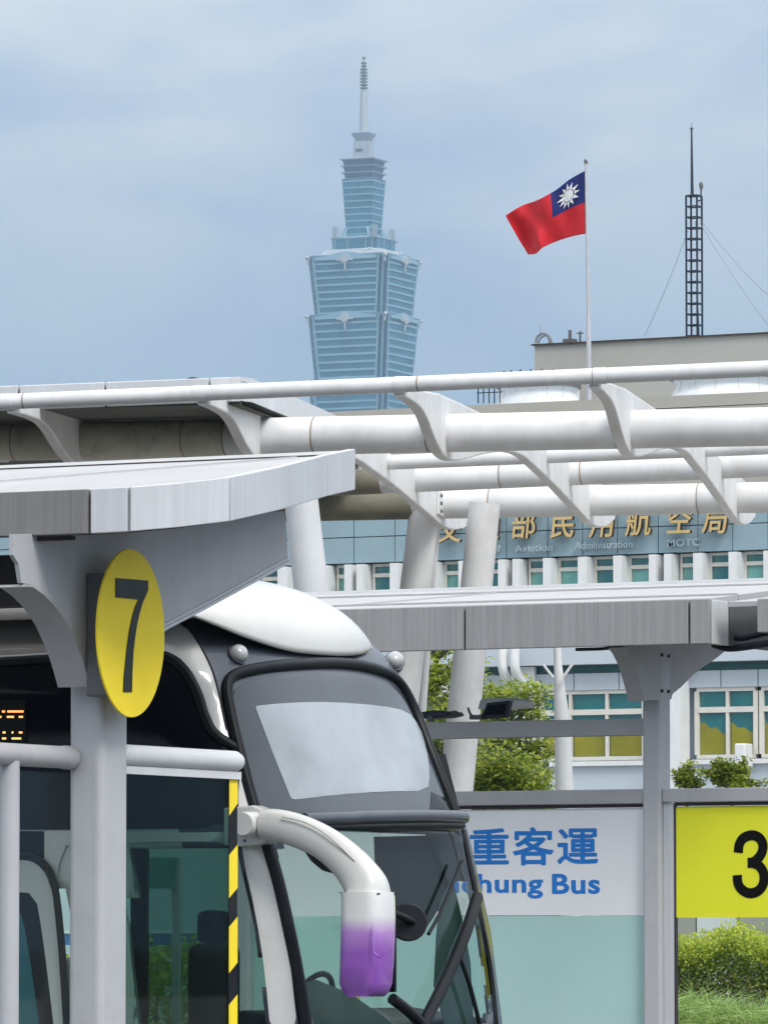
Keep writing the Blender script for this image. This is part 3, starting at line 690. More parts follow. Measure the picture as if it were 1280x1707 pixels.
def flag():
    # cloth grid: s along the fly, t down the hoist; outline surveyed, waves modelled in depth
    top = [(975, 284), (950, 298), (925, 317), (895, 333), (868, 343), (843, 359)]
    bot = [(976, 389), (955, 393), (930, 401), (905, 412), (893, 422), (880, 424)]
    def interp(P, s):
        x = s*(len(P)-1); i = min(int(x), len(P)-2); f = x-i
        return (P[i][0]*(1-f)+P[i+1][0]*f, P[i][1]*(1-f)+P[i+1][1]*f)
    NS, NT = 60, 40
    fr_ = catmull([(x, y, 0) for x, y in top], 12); fb_ = catmull([(x, y, 0) for x, y in bot], 12)
    def P(s, t):
        a_ = fr_[min(int(round(s*(len(fr_)-1))), len(fr_)-1)]; b_ = fb_[min(int(round(s*(len(fb_)-1))), len(fb_)-1)]
        x = a_.x*(1-t)+b_.x*t; y = a_.y*(1-t)+b_.y*t
        # free edge: bulge so that the fly end reads as a folded corner
        if s > .8: x += (s-.8)*5*(-2*t*(1-t))*6*0 + 0
        dep = VF + .30*s*math.sin(9.5*s-2.2*t+.6)+.09*math.sin(20*s+5*t)*s + .15*s*t
        return onV(x, y, dep)
    g = MB()
    for i in range(NS+1):
        for j in range(NT+1): g.v.append(P(i/NS, j/NT))
    for i in range(NS):
        for j in range(NT):
            g.f.append((i*(NT+1)+j, (i+1)*(NT+1)+j, (i+1)*(NT+1)+j+1, i*(NT+1)+j+1)); g.mi.append(1 if (i < NS*.45 and j < NT*.5) else 0)
    F_ = thing('flag', 'red flag with blue canton and white rayed sun flying left from the pole', 'flag', tuple(P(0, 0)))
    c_ = g.build('cloth', [M_red, M_navy], F_, smooth=True)
    sm = c_.modifiers.new('solid', 'SOLIDIFY'); sm.thickness = .012
    # sun: disc and twelve rays laid on the cloth
    cs, ct = .232, .27; asp = 1.5
    def Q(dx, dy, off=-.03): return P(cs+dx/asp, ct+dy)+Vector((0, off, 0))
    disc = MB(); n = 28
    disc.add([Q(0, 0)]+[Q(.098*math.cos(2*PI*k/n), .098*math.sin(2*PI*k/n)) for k in range(n)]+[Q(.098*math.cos(2*PI*k/n), .098*math.sin(2*PI*k/n), -.018) for k in range(n)],
             [(0, 1+k, 1+(k+1) % n) for k in range(n)]+[(1+k, 1+n+k, 1+n+(k+1) % n, 1+(k+1) % n) for k in range(n)])
    disc.build('sun_disc', M_flagwhite, F_)
    for k in range(12):
        th = PI*k/6
        e1 = (.118*math.cos(th-.25), .118*math.sin(th-.25)); e2 = (.118*math.cos(th+.25), .118*math.sin(th+.25)); e3 = (.215*math.cos(th), .215*math.sin(th))
        MB().add([Q(*e1), Q(*e2), Q(*e3), Q(*e1, -.018), Q(*e2, -.018), Q(*e3, -.018)], [(0,1,2), (3,5,4), (0,3,4,1), (1,4,5,2), (2,5,3,0)]).build('sun_ray', M_flagwhite, F_)
flag()

# ------------------------------------------------------------------ tubular canopy
A2 = math.radians(14)                       # tubes run a little off the street grid
# direction of the tubes in plan
dT = (RT*math.cos(A2)-Vector((FW.x, FW.y, 0)).normalized()*math.sin(A2)); dT.z = 0; dT.normalize()
aw = math.atan(1265/1e4); dW = (RT*math.sin(aw)+Vector((FW.x, FW.y, 0)).normalized()*math.cos(aw)); dW.z = 0; dW.normalize()
DA = 70.0
CAN = thing('tubular_canopy', 'white open canopy of long steel tubes joined by curved fin ribs', 'canopy', tuple(at(700, 1580, 76)-Vector((0, 0, 1.6))))
def tubeline(q0, q1, dref, xref, rpx, name, m=M_tube, ext=(0, 0), n=24):
    P0 = at(xref, 700, dref)
    a_, b_ = onP(*q0, P0, dT), onP(*q1, P0, dT); d_ = (b_-a_).normalized()
    return a_-d_*ext[0], b_+d_*ext[1]
def seg_tube(q0, q1, dref, xref, rpx, cuts, name, split=None, ext=(6, 6), old=None):
    """one long tube, built as welded lengths; lengths left of 'split' sit under the roof and carry stains and painted shade"""
    P0 = at(xref, 700, dref); f = lambda x: onP(x, q0[1]+(q1[1]-q0[1])*(x-q0[0])/(q1[0]-q0[0]), P0, dT)
    r = rpx*dref/1e4; xs = [q0[0]]+cuts+[q1[0]]; d_ = (f(q1[0])-f(q0[0])).normalized()
    for i, (x0, x1) in enumerate(zip(xs, xs[1:])):
        p0, p1 = f(x0), f(x1)
        if i == 0: p0 = p0-d_*ext[0]
        if i == len(xs)-2: p1 = p1+d_*ext[1]
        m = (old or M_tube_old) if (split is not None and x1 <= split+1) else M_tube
        g_ = .003
        o = MB().tube([p0+d_*g_, p0+d_*(g_+.02), p1-d_*(g_+.02), p1-d_*g_], [r*.97, r, r, r*.97], 28).build(name, m, CAN, smooth=True)
        if i: MB().tube([p0-d_*.008, p0+d_*.008], r*1.006, 28).build('weld_joint', M_rust, CAN, smooth=True)
    return f
T1 = seg_tube((0, 670), (1280, 614), DA, 640, 13.2, [40, 338, 660, 697, 990], 'edge_tube')
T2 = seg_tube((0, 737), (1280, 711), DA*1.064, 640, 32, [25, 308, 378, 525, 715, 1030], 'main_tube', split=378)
T3 = seg_tube((640, 771), (1280, 745), DA*1.24, 900, 12.5, [905], 'inner_tube', ext=(0, 6))
T4 = seg_tube((540, 806), (1280, 773), DA*1.29, 900, 21.5, [636, 690, 835, 970], 'inner_tube', split=636, old=M_tube_shaded_dirty)
T5 = seg_tube((400, 846), (1280, 829), DA*1.34, 900, 25.5, [690, 818, 1165], 'rear_tube', split=690, old=M_tube_shaded_dirty)
# collars at the fins
for x in (12, 333, 668, 1000):
    p = T1(x); MB().tube([p-dT*.07, p+dT*.07], 13.9*DA/1e4, 28).build('collar', M_tube, CAN, smooth=True)
# curved fins, profile surveyed on the second one
prof_b = [(665, 661), (680, 670), (694, 682), (704, 700), (713, 724), (722, 744), (732, 760), (746, 768), (766, 766), (800, 757), (835, 753), (862, 759), (885, 778), (912, 803), (938, 830), (960, 853), (978, 872), (992, 879), (1006, 877)]
prof_t = [(1018, 866), (1020, 838), (1002, 812), (968, 786), (925, 760), (870, 730), (830, 708), (797, 690), (760, 672), (724, 656), (690, 650), (667, 650)]
R0 = onP(665, 661, at(640, 700, DA), dT)
n_rib = Vector((dW.y, -dW.x, 0))
prof = [onP(x, y, R0, dW) for x, y in catmull([(x, y, 0) for x, y in prof_b], 4) and [(v.x, v.y) for v in catmull([(x, y, 0) for x, y in prof_b], 4)]] + [onP(x, y, R0, dW) for x, y in prof_t]
wmax = max((p-R0).dot(dW) for p in prof)
tn = T1(665)
for rx in (-620, -300, 20, 338, 665, 990, 1310, 1630):
    sh = T1(rx)-tn; pts = []
    for p in prof:
        wv = (p-R0).dot(dW)/wmax; k = max(0, 1-wv*6)
        q = p+Vector((sh.x, sh.y, sh.z*k)); pts.append(q)
    th_ = .07
    if rx <= 20:
        kz = [q for q, p in zip(pts, prof) if (p-R0).dot(dW)/wmax < .42]; pts = kz
    o = MB().prism([p-n_rib*th_ for p in pts], n_rib*th_*2).build('fin', M_tube, CAN, bevel=.02)
# bolted splice plate on the fin behind the near shelter
pl = onP(720, 835, R0+(T1(338)-tn), dW)+n_rib*.075
MB().prism([pl+dW*.0+Vector((0, 0, .17)), pl+dW*1.1+Vector((0, 0, .17)), pl+dW*1.1-Vector((0, 0, .2)), pl-Vector((0, 0, .2))], n_rib*.03).build('splice_plate', M_tube, CAN)
for i in range(2):
    for j in range(3):
        q = pl+dW*(.25+.6*i)+Vector((0, 0, .1-.12*j))+n_rib*.03
        MB().tube([q, q+n_rib*.03], .03, 8).build('bolt', M_darkgrey, CAN)
# leaning columns (bottoms run down to the pavement)
def lean(q0, q1, d, w0, w1, name='column', m=M_tube, n=24):
    a_, b_ = at(*q0, d), at(*q1, d); t_ = (a_.z-.1)/(a_.z-b_.z); g_ = a_+(b_-a_)*t_
    return MB().tube([a_, b_, g_], [w0/2*d/1e4, w1/2*d/1e4, w1/2*d/1e4], n).build(name, m, CAN, smooth=True)
lean((808, 838), (760, 1320), DA*1.33, 52, 57)
lean((708, 845), (664, 1230), DA*1.345, 50, 56)
lean((726, 880), (700, 1230), DA*1.36, 15, 14, 'drain_pipe')
lean((497, 790), (541, 1180), DA*1.0, 56, 60, m=M_white)
MB().tube([at(731, 868, DA*1.35), at(722, 905, DA*1.35), at(716, 975, DA*1.35), at(694, 1200, DA*1.35)], .022, 6).build('cable', M_black, CAN)
# roof over the left bays
rf = thing('canopy_roof', 'white edged solid roof over the left bays of the tubular canopy', 'roof', tuple(at(300, 640, DA*1.02)))
PE = at(300, 640, DA*1.03)
def re_(x, y): return onP(x, y, PE, dT)
zR = Vector((0, 0, 1)); hF = .29
xsF = [-300, 31, 175, 349, 399]
def etop(x): return re_(x, 643.5-x*.0395)
dE = (etop(399)-etop(-300)).normalized()
for x0, x1 in zip(xsF, xsF[1:]):
    a_, b_ = etop(x0)+dE*.012, etop(x1)-dE*(.012 if x1 < 399 else 0)
    MB().prism([a_, b_, b_-zR*hF, a_-zR*hF], dW*.12).build('edge_panel', M_alu_light if x0 < 349 else M_white, rf, bevel=.012)
cA = etop(399); cB = at(420, 630.5, DA*1.045)
endp = [cA, cB, onP(470, 652, cB, dW), onP(575, 699, cB, dW)]
for i, (p, q) in enumerate(zip(endp, endp[1:])):
    d_ = (q-p).normalized()
    MB().prism([p+d_*.006, q-d_*.006, q-d_*.006-zR*hF, p+d_*.006-zR*hF], -Vector((d_.y, -d_.x, 0))*.1).build('edge_panel', M_white, rf)
farE = at(600, 768, DA*1.38); L_ = 24.0
deck = [cA+dW*.14-zR*.03, cB-dT*.12-zR*.03, endp[3]-dT*.12-zR*.03, farE, farE-dT*L_, cA-dT*L_+dW*.14-zR*.03]
lowr = [p-zR*(hF-.05) for p in deck]; n = len(deck)
tri = [(0, 5, 2), (0, 2, 1), (5, 4, 3), (5, 3, 2)]
MB().add(deck+[p-zR*.05 for p in deck], tri+[(c_+n, b_+n, a_+n) for a_, b_, c_ in tri]+[(i, (i+1) % n, (i+1) % n+n, i+n) for i in range(n)]).build('deck', M_roof, rf)
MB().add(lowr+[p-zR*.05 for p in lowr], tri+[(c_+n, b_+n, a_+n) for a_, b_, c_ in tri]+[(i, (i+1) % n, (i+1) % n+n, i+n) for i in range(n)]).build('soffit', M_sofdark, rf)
MB().prism([farE-zR*.0, farE-dT*L_, farE-dT*L_-zR*.5, farE-zR*.5], dW*.1).build('rear_edge', M_alu_light, rf)
p = etop(290)+dW*1.0
tag(MB().tube(catmull([p-dT*.35, p-dT*.1+zR*.02, p+dT*.02+zR*.1, p+dT*.12+zR*.10, p+dT*.25+zR*.04], 4), .012, 5).box(p+Vector((0.02, -.05, .02)), p+Vector((.17, .08, .10))).build('roof_light', M_mast), 'small dark floodlight lying on the roof edge above the front pipe', 'floodlight')

# slim white post with forked prongs in front of the office windows
ps = thing('white_post', 'slim white tapering post with two forked prongs before the office windows', 'post', tuple(at(935, 1580, 93)-Vector((0, 0, 1.6))))
a_ = at(928, 1060, 93); b_ = at(941, 1320, 93); g_ = a_+(b_-a_)*((a_.z-.1)/(a_.z-b_.z))
MB().tube([a_, at(930, 1110, 93), at(936, 1195, 93), b_, g_], [.055, .065, .12, .145, .16], 14).build('shaft', M_bldwhite, ps, smooth=True)
for q in ((905, 1108), (955, 1106)):
    MB().tube([at(922 if q[0] < 930 else 938, 1130, 92.8), at(*q, 92.8)], .022, 8).build('prong', M_bldwhite, ps)

# ------------------------------------------------------------------ shelters
def shelter_near():
    V0 = 23.45; B = onV(148, 815, V0); z0, s = B.z, .142
    T = thing('bus_shelter', 'near grey bus shelter whose curved roof edge carries the yellow seven sign', 'bus shelter', (B.x-.3, 24.2, .13))
    pts = [onS(-900, 815+1048*.0385, z0, s, V0), onS(148, 815, z0, s, V0), onS(215, 811.5, z0, s, V0), onS(385, 795, z0, s, V0), onS(547, 757.5, z0, s, V0), onS(593, 748, z0, s, V0)]
    # refine the curve between survey points
    curve = {1: [pts[1], pts[2]], 2: [pts[2], onS(300, 804.5, z0, s, V0), pts[3]], 3: [pts[3], onS(468, 778, z0, s, V0), pts[4]], 4: [pts[4], pts[5]]}
    h = .203
    def fascia(P, m, pair=(0, 0)):
        P = [p.copy() for p in P]
        d0 = (P[1]-P[0]).normalized(); d1 = (P[-1]-P[-2]).normalized()
        P[0] += d0*.009; P[-1] -= d1*.009
        mb = MB()
        inn = []
        for i, p in enumerate(P):
            t_ = (P[min(i+1, len(P)-1)]-P[max(i-1, 0)]); t_.z = 0; t_.normalize(); nrm = Vector((-t_.y, t_.x, 0)); inn.append(p+nrm*.04)
        n = len(P); dn = Vector((0, 0, -h))
        vs_ = P+[p+dn for p in P]+inn+[p+dn for p in inn]
        fs = []
        for i in range(n-1):
            fs += [(i, i+1, n+i+1, n+i), (2*n+i, 3*n+i, 3*n+i+1, 2*n+i+1), (i, 2*n+i, 2*n+i+1, i+1), (n+i, n+i+1, 3*n+i+1, 3*n+i)]
        fs += [(0, n, 3*n, 2*n), (n-1, 3*n-1, 4*n-1, 2*n-1)]
        mb.add(vs_, fs); return mb.build('fascia_panel', m, T, bevel=.004)
    fascia([pts[0], onS(-400, 815+548*.0385, z0, s, V0)], M_alub); fascia([onS(-400, 815+548*.0385, z0, s, V0), pts[1]], M_alub)
    for k in (1, 2, 3, 4): fascia(curve[k], M_alu_light)  # curved end in a paler copy, painted for its turn towards the light
    # dark backing behind the joints
    bk = MB(); allp = [pts[0], pts[1], pts[2], curve[2][1], pts[3], curve[3][1], pts[4], pts[5]]
    inn = []
    for i, p in enumerate(allp):
        t_ = (allp[min(i+1, len(allp)-1)]-allp[max(i-1, 0)]); t_.z = 0; t_.normalize(); inn.append(p+Vector((-t_.y, t_.x, 0))*.045-Vector((0, 0, .01)))
    n = len(inn); bk.add(inn+[p-Vector((0, 0, h-.01)) for p in inn]+[p+Vector((0, .03, 0)) for p in inn]+[p+Vector((0, .03, -h+.01)) for p in inn],
                         [(i, i+1, n+i+1, n+i) for i in range(n-1)]+[(2*n+i, 3*n+i, 3*n+i+1, 2*n+i+1) for i in range(n-1)])
    bk.build('fascia_backing', M_dark, T)
    # roof: front deck, seam, rear strip
    Fp = pts[5]; Ep = pts[4]
    yl = Fp.y
    rear = [Vector((Fp.x-.02, Fp.y, Fp.z-.006)), Vector((pts[0].x, Fp.y, Fp.z-.006))]
    seamV = Ep.y
    zS = lambda y: z0+s*(y-V0)-.006
    def lay(poly, m, dz=0, name='roof_panel', th=.035):
        return MB().prism([Vector((x, y, zS(y)+dz)) for x, y in poly], (0, 0, -th)).build(name, m, T)
    fr_in = [(p.x+.0, p.y) for p in inn]
    lay([(allp[0].x, allp[0].y+.042)]+[(p.x, p.y) for p in inn[1:-1]]+[(pts[0].x, seamV-.008)], M_roof)
    lay([(Ep.x-.05, seamV+.008), (Fp.x-.045, Fp.y), (pts[0].x, Fp.y), (pts[0].x, seamV+.008)], M_roof)
    for dy_, x1_ in ((0, Ep.x-.02),):
        MB().box((pts[0].x, min(seamV+dy_, Fp.y-.06)-.01, zS(min(seamV+dy_, Fp.y-.06))+.001), (x1_, min(seamV+dy_, Fp.y-.06)+.01, zS(min(seamV+dy_, Fp.y-.06))+.006)).build('roof_seam', M_dark if dy_ == 0 else M_grey, T)
    MB().prism([Vector((x_, y_, zS(y_)+.003)) for x_, y_ in ((pts[2].x-1.8, V0+.5), (pts[2].x-1.78, V0+.5), (pts[2].x-.28, seamV-.1), (pts[2].x-.30, seamV-.1))], (0, 0, .006)).build('roof_seam', M_grey, T)
    # soffit sheet
    MB().prism([Vector((x, y, z0-h+.03+(y-V0)*s)) for x, y in [(allp[0].x, allp[0].y+.09)]+[(p.x-.05, p.y+.04) for p in inn[1:]]+[(pts[0].x, Fp.y)]], (0, 0, .02)).build('soffit', M_grey, T)
    MB().box((pts[0].x, Fp.y, Fp.z-h), (Fp.x-.05, Fp.y+.04, Fp.z-.01)).build('rear_fascia', M_alu_light, T)
    # standing lip along the roof front
    MB().box((onV(50, 896, V0+.1).x, V0+.06, z0-h-.02), (onV(126, 896, V0+.1).x, V0+.10, z0-h-.002)).build('cable_clip', M_dark, T)
    # post
    pc = onV(170, 1400, 24.1); u0 = pc.x; pw, pd = .185, .25
    ztop = 3.36
    po = MB().box((u0-pw, 24.1, .13), (u0, 24.1+pd, ztop)).build('post', M_post, T); bv = po.modifiers.new('b', 'BEVEL'); bv.width = .035; bv.segments = 4
    for p_ in po.data.polygons: p_.use_smooth = False
    MB().box((u0-pw-.08, 24.02, .131), (u0+.08, 24.43, .15)).build('base_plate', M_post, T)
    # bracket web (in the plane across the shelter)
    ub = u0-.004
    f = lambda x, y: onU(x, y, ub)
    web = [(22, 890), (22, 925), (31, 940), (36, 972), (56, 975), (74, 988), (90, 1004), (103, 1021), (113, 1038), (125, 1064), (136, 1092), (144, 1118), (150, 1139),
           (188, 1139), (213, 1090), (275, 1046), (340, 1012), (410, 974), (480, 935), (478, 885), (474, 852), (300, 860), (140, 888)]
    wb = [f(*p) for p in web]
    # keep the web's top under the roof
    wb = [Vector((p.x, p.y, min(p.z, z0-h+.02+(p.y-V0)*s))) for p in wb]
    br = MB().prism(wb, (-.022, 0, 0)).build('bracket', M_post, T)
    # near flange (curved strip)
    fl = [f(*p) for p in ((36, 973), (56, 975), (74, 988), (90, 1004), (103, 1021), (113, 1038), (125, 1064), (136, 1092), (144, 1118), (150, 1141))]
    fl[0] = fl[1]+(fl[1]-f(40, 974))*-1.0
    fm = MB(); n = len(fl); wdt = .165
    off = Vector((0, -.012, -.012))
    vs_ = [p+Vector((.006, 0, 0)) for p in fl]+[p-Vector((wdt, 0, 0)) for p in fl]+[p+off+Vector((.006, 0, 0)) for p in fl]+[p+off-Vector((wdt, 0, 0)) for p in fl]
    fs = []
    for i in range(n-1): fs += [(i, i+1, n+i+1, n+i), (2*n+i, 3*n+i, 3*n+i+1, 2*n+i+1), (i, 2*n+i, 2*n+i+1, i+1), (n+i, n+i+1, 3*n+i+1, 3*n+i)]
    fs += [(0, n, 3*n, 2*n), (n-1, 3*n-1, 4*n-1, 2*n-1)]
    fm.add(vs_, fs).build('flange', M_grey, br, smooth=True)
    f2 = [f(*p) for p in ((213, 1084), (275, 1046), (340, 1012), (410, 974), (480, 935))]
    fm = MB(); 
    for p, q in zip(f2, f2[1:]): fm.bar(p-Vector((.05, 0, 0)), q-Vector((.05, 0, 0)), .14, .014)
    fm.build('flange', M_alu_light, br)
    f3 = [f(*p) for p in ((213, 1078), (275, 1041), (340, 1007), (410, 969), (478, 931))]
    fm = MB(); 
    for p, q in zip(f3, f3[1:]): fm.bar(p+Vector((.004, 0, 0)), q+Vector((.004, 0, 0)), .012, .012)
    fm.build('weld_line', M_alu_light, br)
    # beams under the roof, running left
    MB().box((-40, 24.12, 3.2), (u0-.03, 24.3, 3.44)).build('beam', mat('dark_brown_beam', (.05, .042, .04), rough=.7), T)
    # second post further left (outside the picture)
    MB().box((u0-5-pw, 24.1, .13), (u0-5, 24.1+pd, 3.3)).build('post', M_post, T)
    return T, u0, V0
SH1, U0, V0 = shelter_near()

# oval seven sign
def seven():
    us = U0+.13
    f = lambda x, y: onU(x, y, us)
    c = f(219, 1055.5); ry = abs(f(275, 1055).y-f(163, 1055).y)/2; rz = abs(f(219, 915).z-f(219, 1196).z)/2
    T = thing('oval_sign', 'yellow oval sign with a dark number seven on the near shelter post', 'sign', tuple(c))
    n = 64; ring = [Vector((us, c.y+ry*math.cos(2*PI*k/n), c.z+rz*math.sin(2*PI*k/n))) for k in range(n)]
    MB().prism(ring, (-.012, 0, 0)).build('face', M_yellow, T, bevel=.002)
    seven_ = [(191.7, 963.7), (246, 968), (246, 984), (241, 996), (236.7, 1005.5), (231.5, 1024), (227, 1045), (224, 1066), (221.5, 1087.5), (220, 1118), (219, 1154), (204.6, 1154), (205.4, 1130), (207.4, 1111), (209.4, 1090), (212, 1069), (215.5, 1047), (220, 1026.6), (224.5, 1012), (229.7, 999.6), (191.7, 996)]
    MB().prism([f(*p)+Vector((.001, 0, 0)) for p in seven_], (.003, 0, 0)).build('digit', M_ydigit, T)
    MB().box((U0+.003, c.y-.20, c.z-.30), (us-.013, c.y+.06, c.z+.27)).build('shadow_mount_box', M_darkgrey, T, bevel=.01)  # dark box behind the sign, also standing in for its shadow
seven()

# rail with glass screen beside the near post
def rail():
    ur = U0-.09
    f = lambda x, y: onU(x, y, ur)
    a_ = f(213, 1261); b_ = f(390, 1269)
    zc = (a_.z+b_.z)/2; r = .052
    T = thing('glass_screen', 'glass wind screen under a round white rail with hazard tape on its edge', 'screen', (ur, 24.6, .13))
    yv0, yv1 = 24.1+.255, b_.y
    MB().tube([(ur, yv0, zc), (ur, yv1-.03, zc), (ur, yv1, zc), (ur, yv1+.035, zc), (ur, yv1+.052, zc)], [r, r, r, r*.8, r*.35], 24).build('rail', M_white, T, smooth=True)
    MB().box((ur-.025, yv0, zc-r-.035), (ur+.025, yv1+.03, zc-r+.002)).build('glazing_channel', M_white, T)
    yg = yv1-.015
    MB().box((ur-.005, yv0+.01, .25), (ur+.005, yg+.03, zc-r-.03)).build('glass_pane', M_tintglass, T)
    # hazard tape: black strip with slanting yellow bands, near the free edge of the pane
    y0_, y1_ = yg-.05, yg+.034
    MB().box((ur+.006, y0_, .25), (ur+.009, y1_, zc-r-.032)).build('tape', M_black, T)
    zz = lambda py: onU(391, py, ur).z
    wtp = (y1_-y0_)
    for top_, bot_, full in ((1296, 1350, 1), (1412, 1495, 0), (1532, 1620, 0), (1662, 1745, 0)):
        zt2, zb2 = zz(top_), zz(bot_); sl = .042
        if full: pts = [(y0_, zt2), (y1_, zt2), (y1_, zb2+.03), (y0_, zb2-.03)]
        else: pts = [(y0_, zt2-sl), (y1_, zt2+sl*.2), (y1_, zb2+sl), (y0_, zb2-sl*.2)]
        MB().prism([Vector((ur+.0095, y, z)) for y, z in pts], (.002, 0, 0)).build('yellow_band', M_yellow, T)
    MB().box((ur-.03, yv0, .14), (ur+.03, yv1, .25)).build('base_rail', M_white, T)
    # near side rail with its stanchion
    T2 = thing('railing', 'grey tubular railing left of the near shelter post', 'railing', (ur, 23.5, .13))
    ur = U0-.165; f = lambda x, y: onU(x, y, ur)
    p0 = f(16, 1258); yn = p0.y; zc = p0.z
    MB().tube([(ur, yn-.6, zc), (ur, 24.097, zc)], r, 24).build('rail', M_grey, T2, smooth=True)
    MB().tube([(ur, 24.03, zc), (ur, 24.08, zc)], r*1.07, 24).build('collar', M_grey, T2, smooth=True)
    MB().tube([(ur, yn, .13), (ur, yn, zc-.03)], .047, 20).build('stanchion', M_post, T2, smooth=True)
    MB().box((ur-.005, yn+.05, .25), (ur+.005, 24.09, zc-r-.02)).build('glass_pane', M_clearglass, T2)
rail()

def shelter_far():
    V1 = 33.6; B = onV(900, 1006.5, V1); z0, s = B.z, .105
    T = thing('bus_shelter', 'farther grey bus shelter with white roof behind the bus holding the blue lettered sign', 'bus shelter', (onV(1095, 1400, 34.3).x, 34.4, .13))
    h = abs(onV(900, 1006.5, V1).z-onV(900, 1080, V1).z)
    edges = [-260, 100, 440, 774, 1148, 1181]
    us = [onV(x, 1040, V1).x for x in edges]
    for i, (a_, b_) in enumerate(zip(us, us[1:])):
        MB().box((a_+.008, V1, z0-h), (b_-(.008 if i < len(us)-2 else 0), V1+.05, z0)).build('fascia_panel', M_alu, T, bevel=.004)
    ue = us[-1]
    MB().box((us[0], V1+.055, z0-h+.01), (ue-.01, V1+.08, z0-.01)).build('fascia_backing', M_dark, T)
    # end return painted paler as the lit side; recess panel painted dark as shade
    MB().box((ue-.045, V1+.052, z0-h), (ue, V1+.30, z0-.002)).build('fascia_panel', M_alu_light, T, bevel=.004)
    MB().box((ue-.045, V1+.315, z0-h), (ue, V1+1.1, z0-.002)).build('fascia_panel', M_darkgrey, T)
    Vb = V1+2.6
    zS = lambda y: z0+s*(y-V1)
    def lay(ya, yb, ua, ub, name='roof_panel', m=M_roof, dz=0):
        MB().prism([Vector((ua, ya, zS(ya)+dz)), Vector((ub, ya, zS(ya)+dz)), Vector((ub, yb, zS(yb)+dz)), Vector((ua, yb, zS(yb)+dz))], (0, 0, -.035)).build(name, m, T)
    uR2 = onV(1420, 1000, V1+2).x
    for dv in (.455, 1.905):
        MB().box((us[0], V1+dv-.008, zS(V1+dv)+.001), (ue-.01, V1+dv+.008, zS(V1+dv)+.011)).build('roof_seam', M_grey, T)
    MB().prism([Vector((x_, y_, zS(y_)+.002)) for x_, y_ in ((onV(575, 1000, V1+.5).x, V1+.48), (onV(577, 1000, V1+.5).x, V1+.48), (onV(832, 975, V1+1.9).x, V1+1.88), (onV(828, 975, V1+1.9).x, V1+1.88))], (0, 0, .007)).build('roof_seam', M_grey, T)
    joints = [us[0], onV(200, 1000, V1+1.3).x, onV(660, 1000, V1+1.3).x, ue]
    for a_, b_ in zip(joints, joints[1:]):
        lay(V1+.051, V1+.45, a_+.004, b_-.004); lay(V1+.46, V1+1.9, a_+.004, b_-.004); lay(V1+1.91, Vb, a_+.004, b_-.004)
    lay(V1+1.115, V1+1.9, ue+.004, uR2); lay(V1+1.91, Vb, ue+.004, uR2)
    MB().box((us[0], Vb+.003, zS(Vb)-.12), (uR2, Vb+.04, zS(Vb)+.02)).build('rear_fascia', M_white, T)
    MB().prism([Vector((us[0], V1+.09, z0-h+.03)), Vector((ue-.06, V1+.09, z0-h+.03)), Vector((ue-.06, Vb, z0-h+.03+(Vb-V1)*s)), Vector((us[0], Vb, z0-h+.03+(Vb-V1)*s))], (0, 0, .02)).build('soffit', M_grey, T)
    # neighbouring lower fascia at the right edge
    ux = onV(1262, 1030, V1).x
    MB().box((ux, V1, onV(1270, 1054, V1).z), (onV(1420, 1030, V1).x, V1+.05, onV(1270, 998, V1).z)).build('fascia_panel', M_alu, T, bevel=.004)
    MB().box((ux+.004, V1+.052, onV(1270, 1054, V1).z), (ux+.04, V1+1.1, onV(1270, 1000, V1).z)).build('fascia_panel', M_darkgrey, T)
    MB().prism([Vector((ux, V1+.051, z0-.02)), Vector((uR2, V1+.051, z0-.02)), Vector((uR2, V1+1.1, z0+.09)), Vector((ux, V1+1.1, z0+.09))], (0, 0, -.03)).build('roof_panel', M_roof, T)
    # posts, bracket
    VPo = 34.3; pc = onV(1100, 1400, VPo); u0 = pc.x; pw = .122; pd = .17
    def post(u, top=3.6):
        o = MB().box((u-pw, VPo, .13), (u, VPo+pd, top)).build('post', M_post, T); b_ = o.modifiers.new('b', 'BEVEL'); b_.width = .018; b_.segments = 3
        return o
    post(u0)
    bay = 2.95
    for k in (1, 2, 3): post(u0-bay*k)
    post(u0+bay)
    f = lambda x, y: onU(x, y, u0-.002)
    web = [(1042, 1078), (1050, 1088), (1058, 1104), (1066, 1128), (1072, 1150), (1076, 1168), (1119, 1166), (1121, 1157), (1135, 1146), (1152, 1128), (1172, 1112), (1196, 1096), (1215, 1080), (1232, 1072), (1228, 1062), (1060, 1068)]
    wb = [f(*p) for p in web]; wb = [Vector((p.x, p.y, min(p.z, z0-h+.028+max(0, p.y-V1-.1)*s))) for p in wb]
    wb = [Vector((p.x, max(p.y, V1+.1), p.z)) for p in wb]
    br = MB().prism(wb, (-.02, 0, 0)).build('bracket', M_grey, T)
    fl = [f(*p) for p in ((1042, 1078), (1050, 1088), (1058, 1104), (1066, 1128), (1072, 1150), (1076, 1168))]; fl = [Vector((p.x, max(p.y, V1+.1), p.z)) for p in fl]
    fm = MB(); n = len(fl); off = Vector((0, -.01, -.006)); wdt = .115
    fm.add([p for p in fl]+[p-Vector((wdt, 0, 0)) for p in fl]+[p+off for p in fl]+[p+off-Vector((wdt, 0, 0)) for p in fl],
           sum([[(i, i+1, n+i+1, n+i), (2*n+i, 3*n+i, 3*n+i+1, 2*n+i+1), (i, 2*n+i, 2*n+i+1, i+1), (n+i, n+i+1, 3*n+i+1, 3*n+i)] for i in range(n-1)], []))
    fm.build('flange', M_grey, br, smooth=True)
    for q in ((1102, 1092), (1113, 1094), (1102, 1152), (1113, 1153)):
        p = f(*q); MB().tube([p, p+Vector((.012, 0, 0))], .012, 6).build('bolt', M_black, br)
    # rails between the posts
    Vr = VPo+.03; uA, uB = us[0]+.3, u0-pw-.002
    rz = lambda py, px=900: onV(px, py, Vr).z
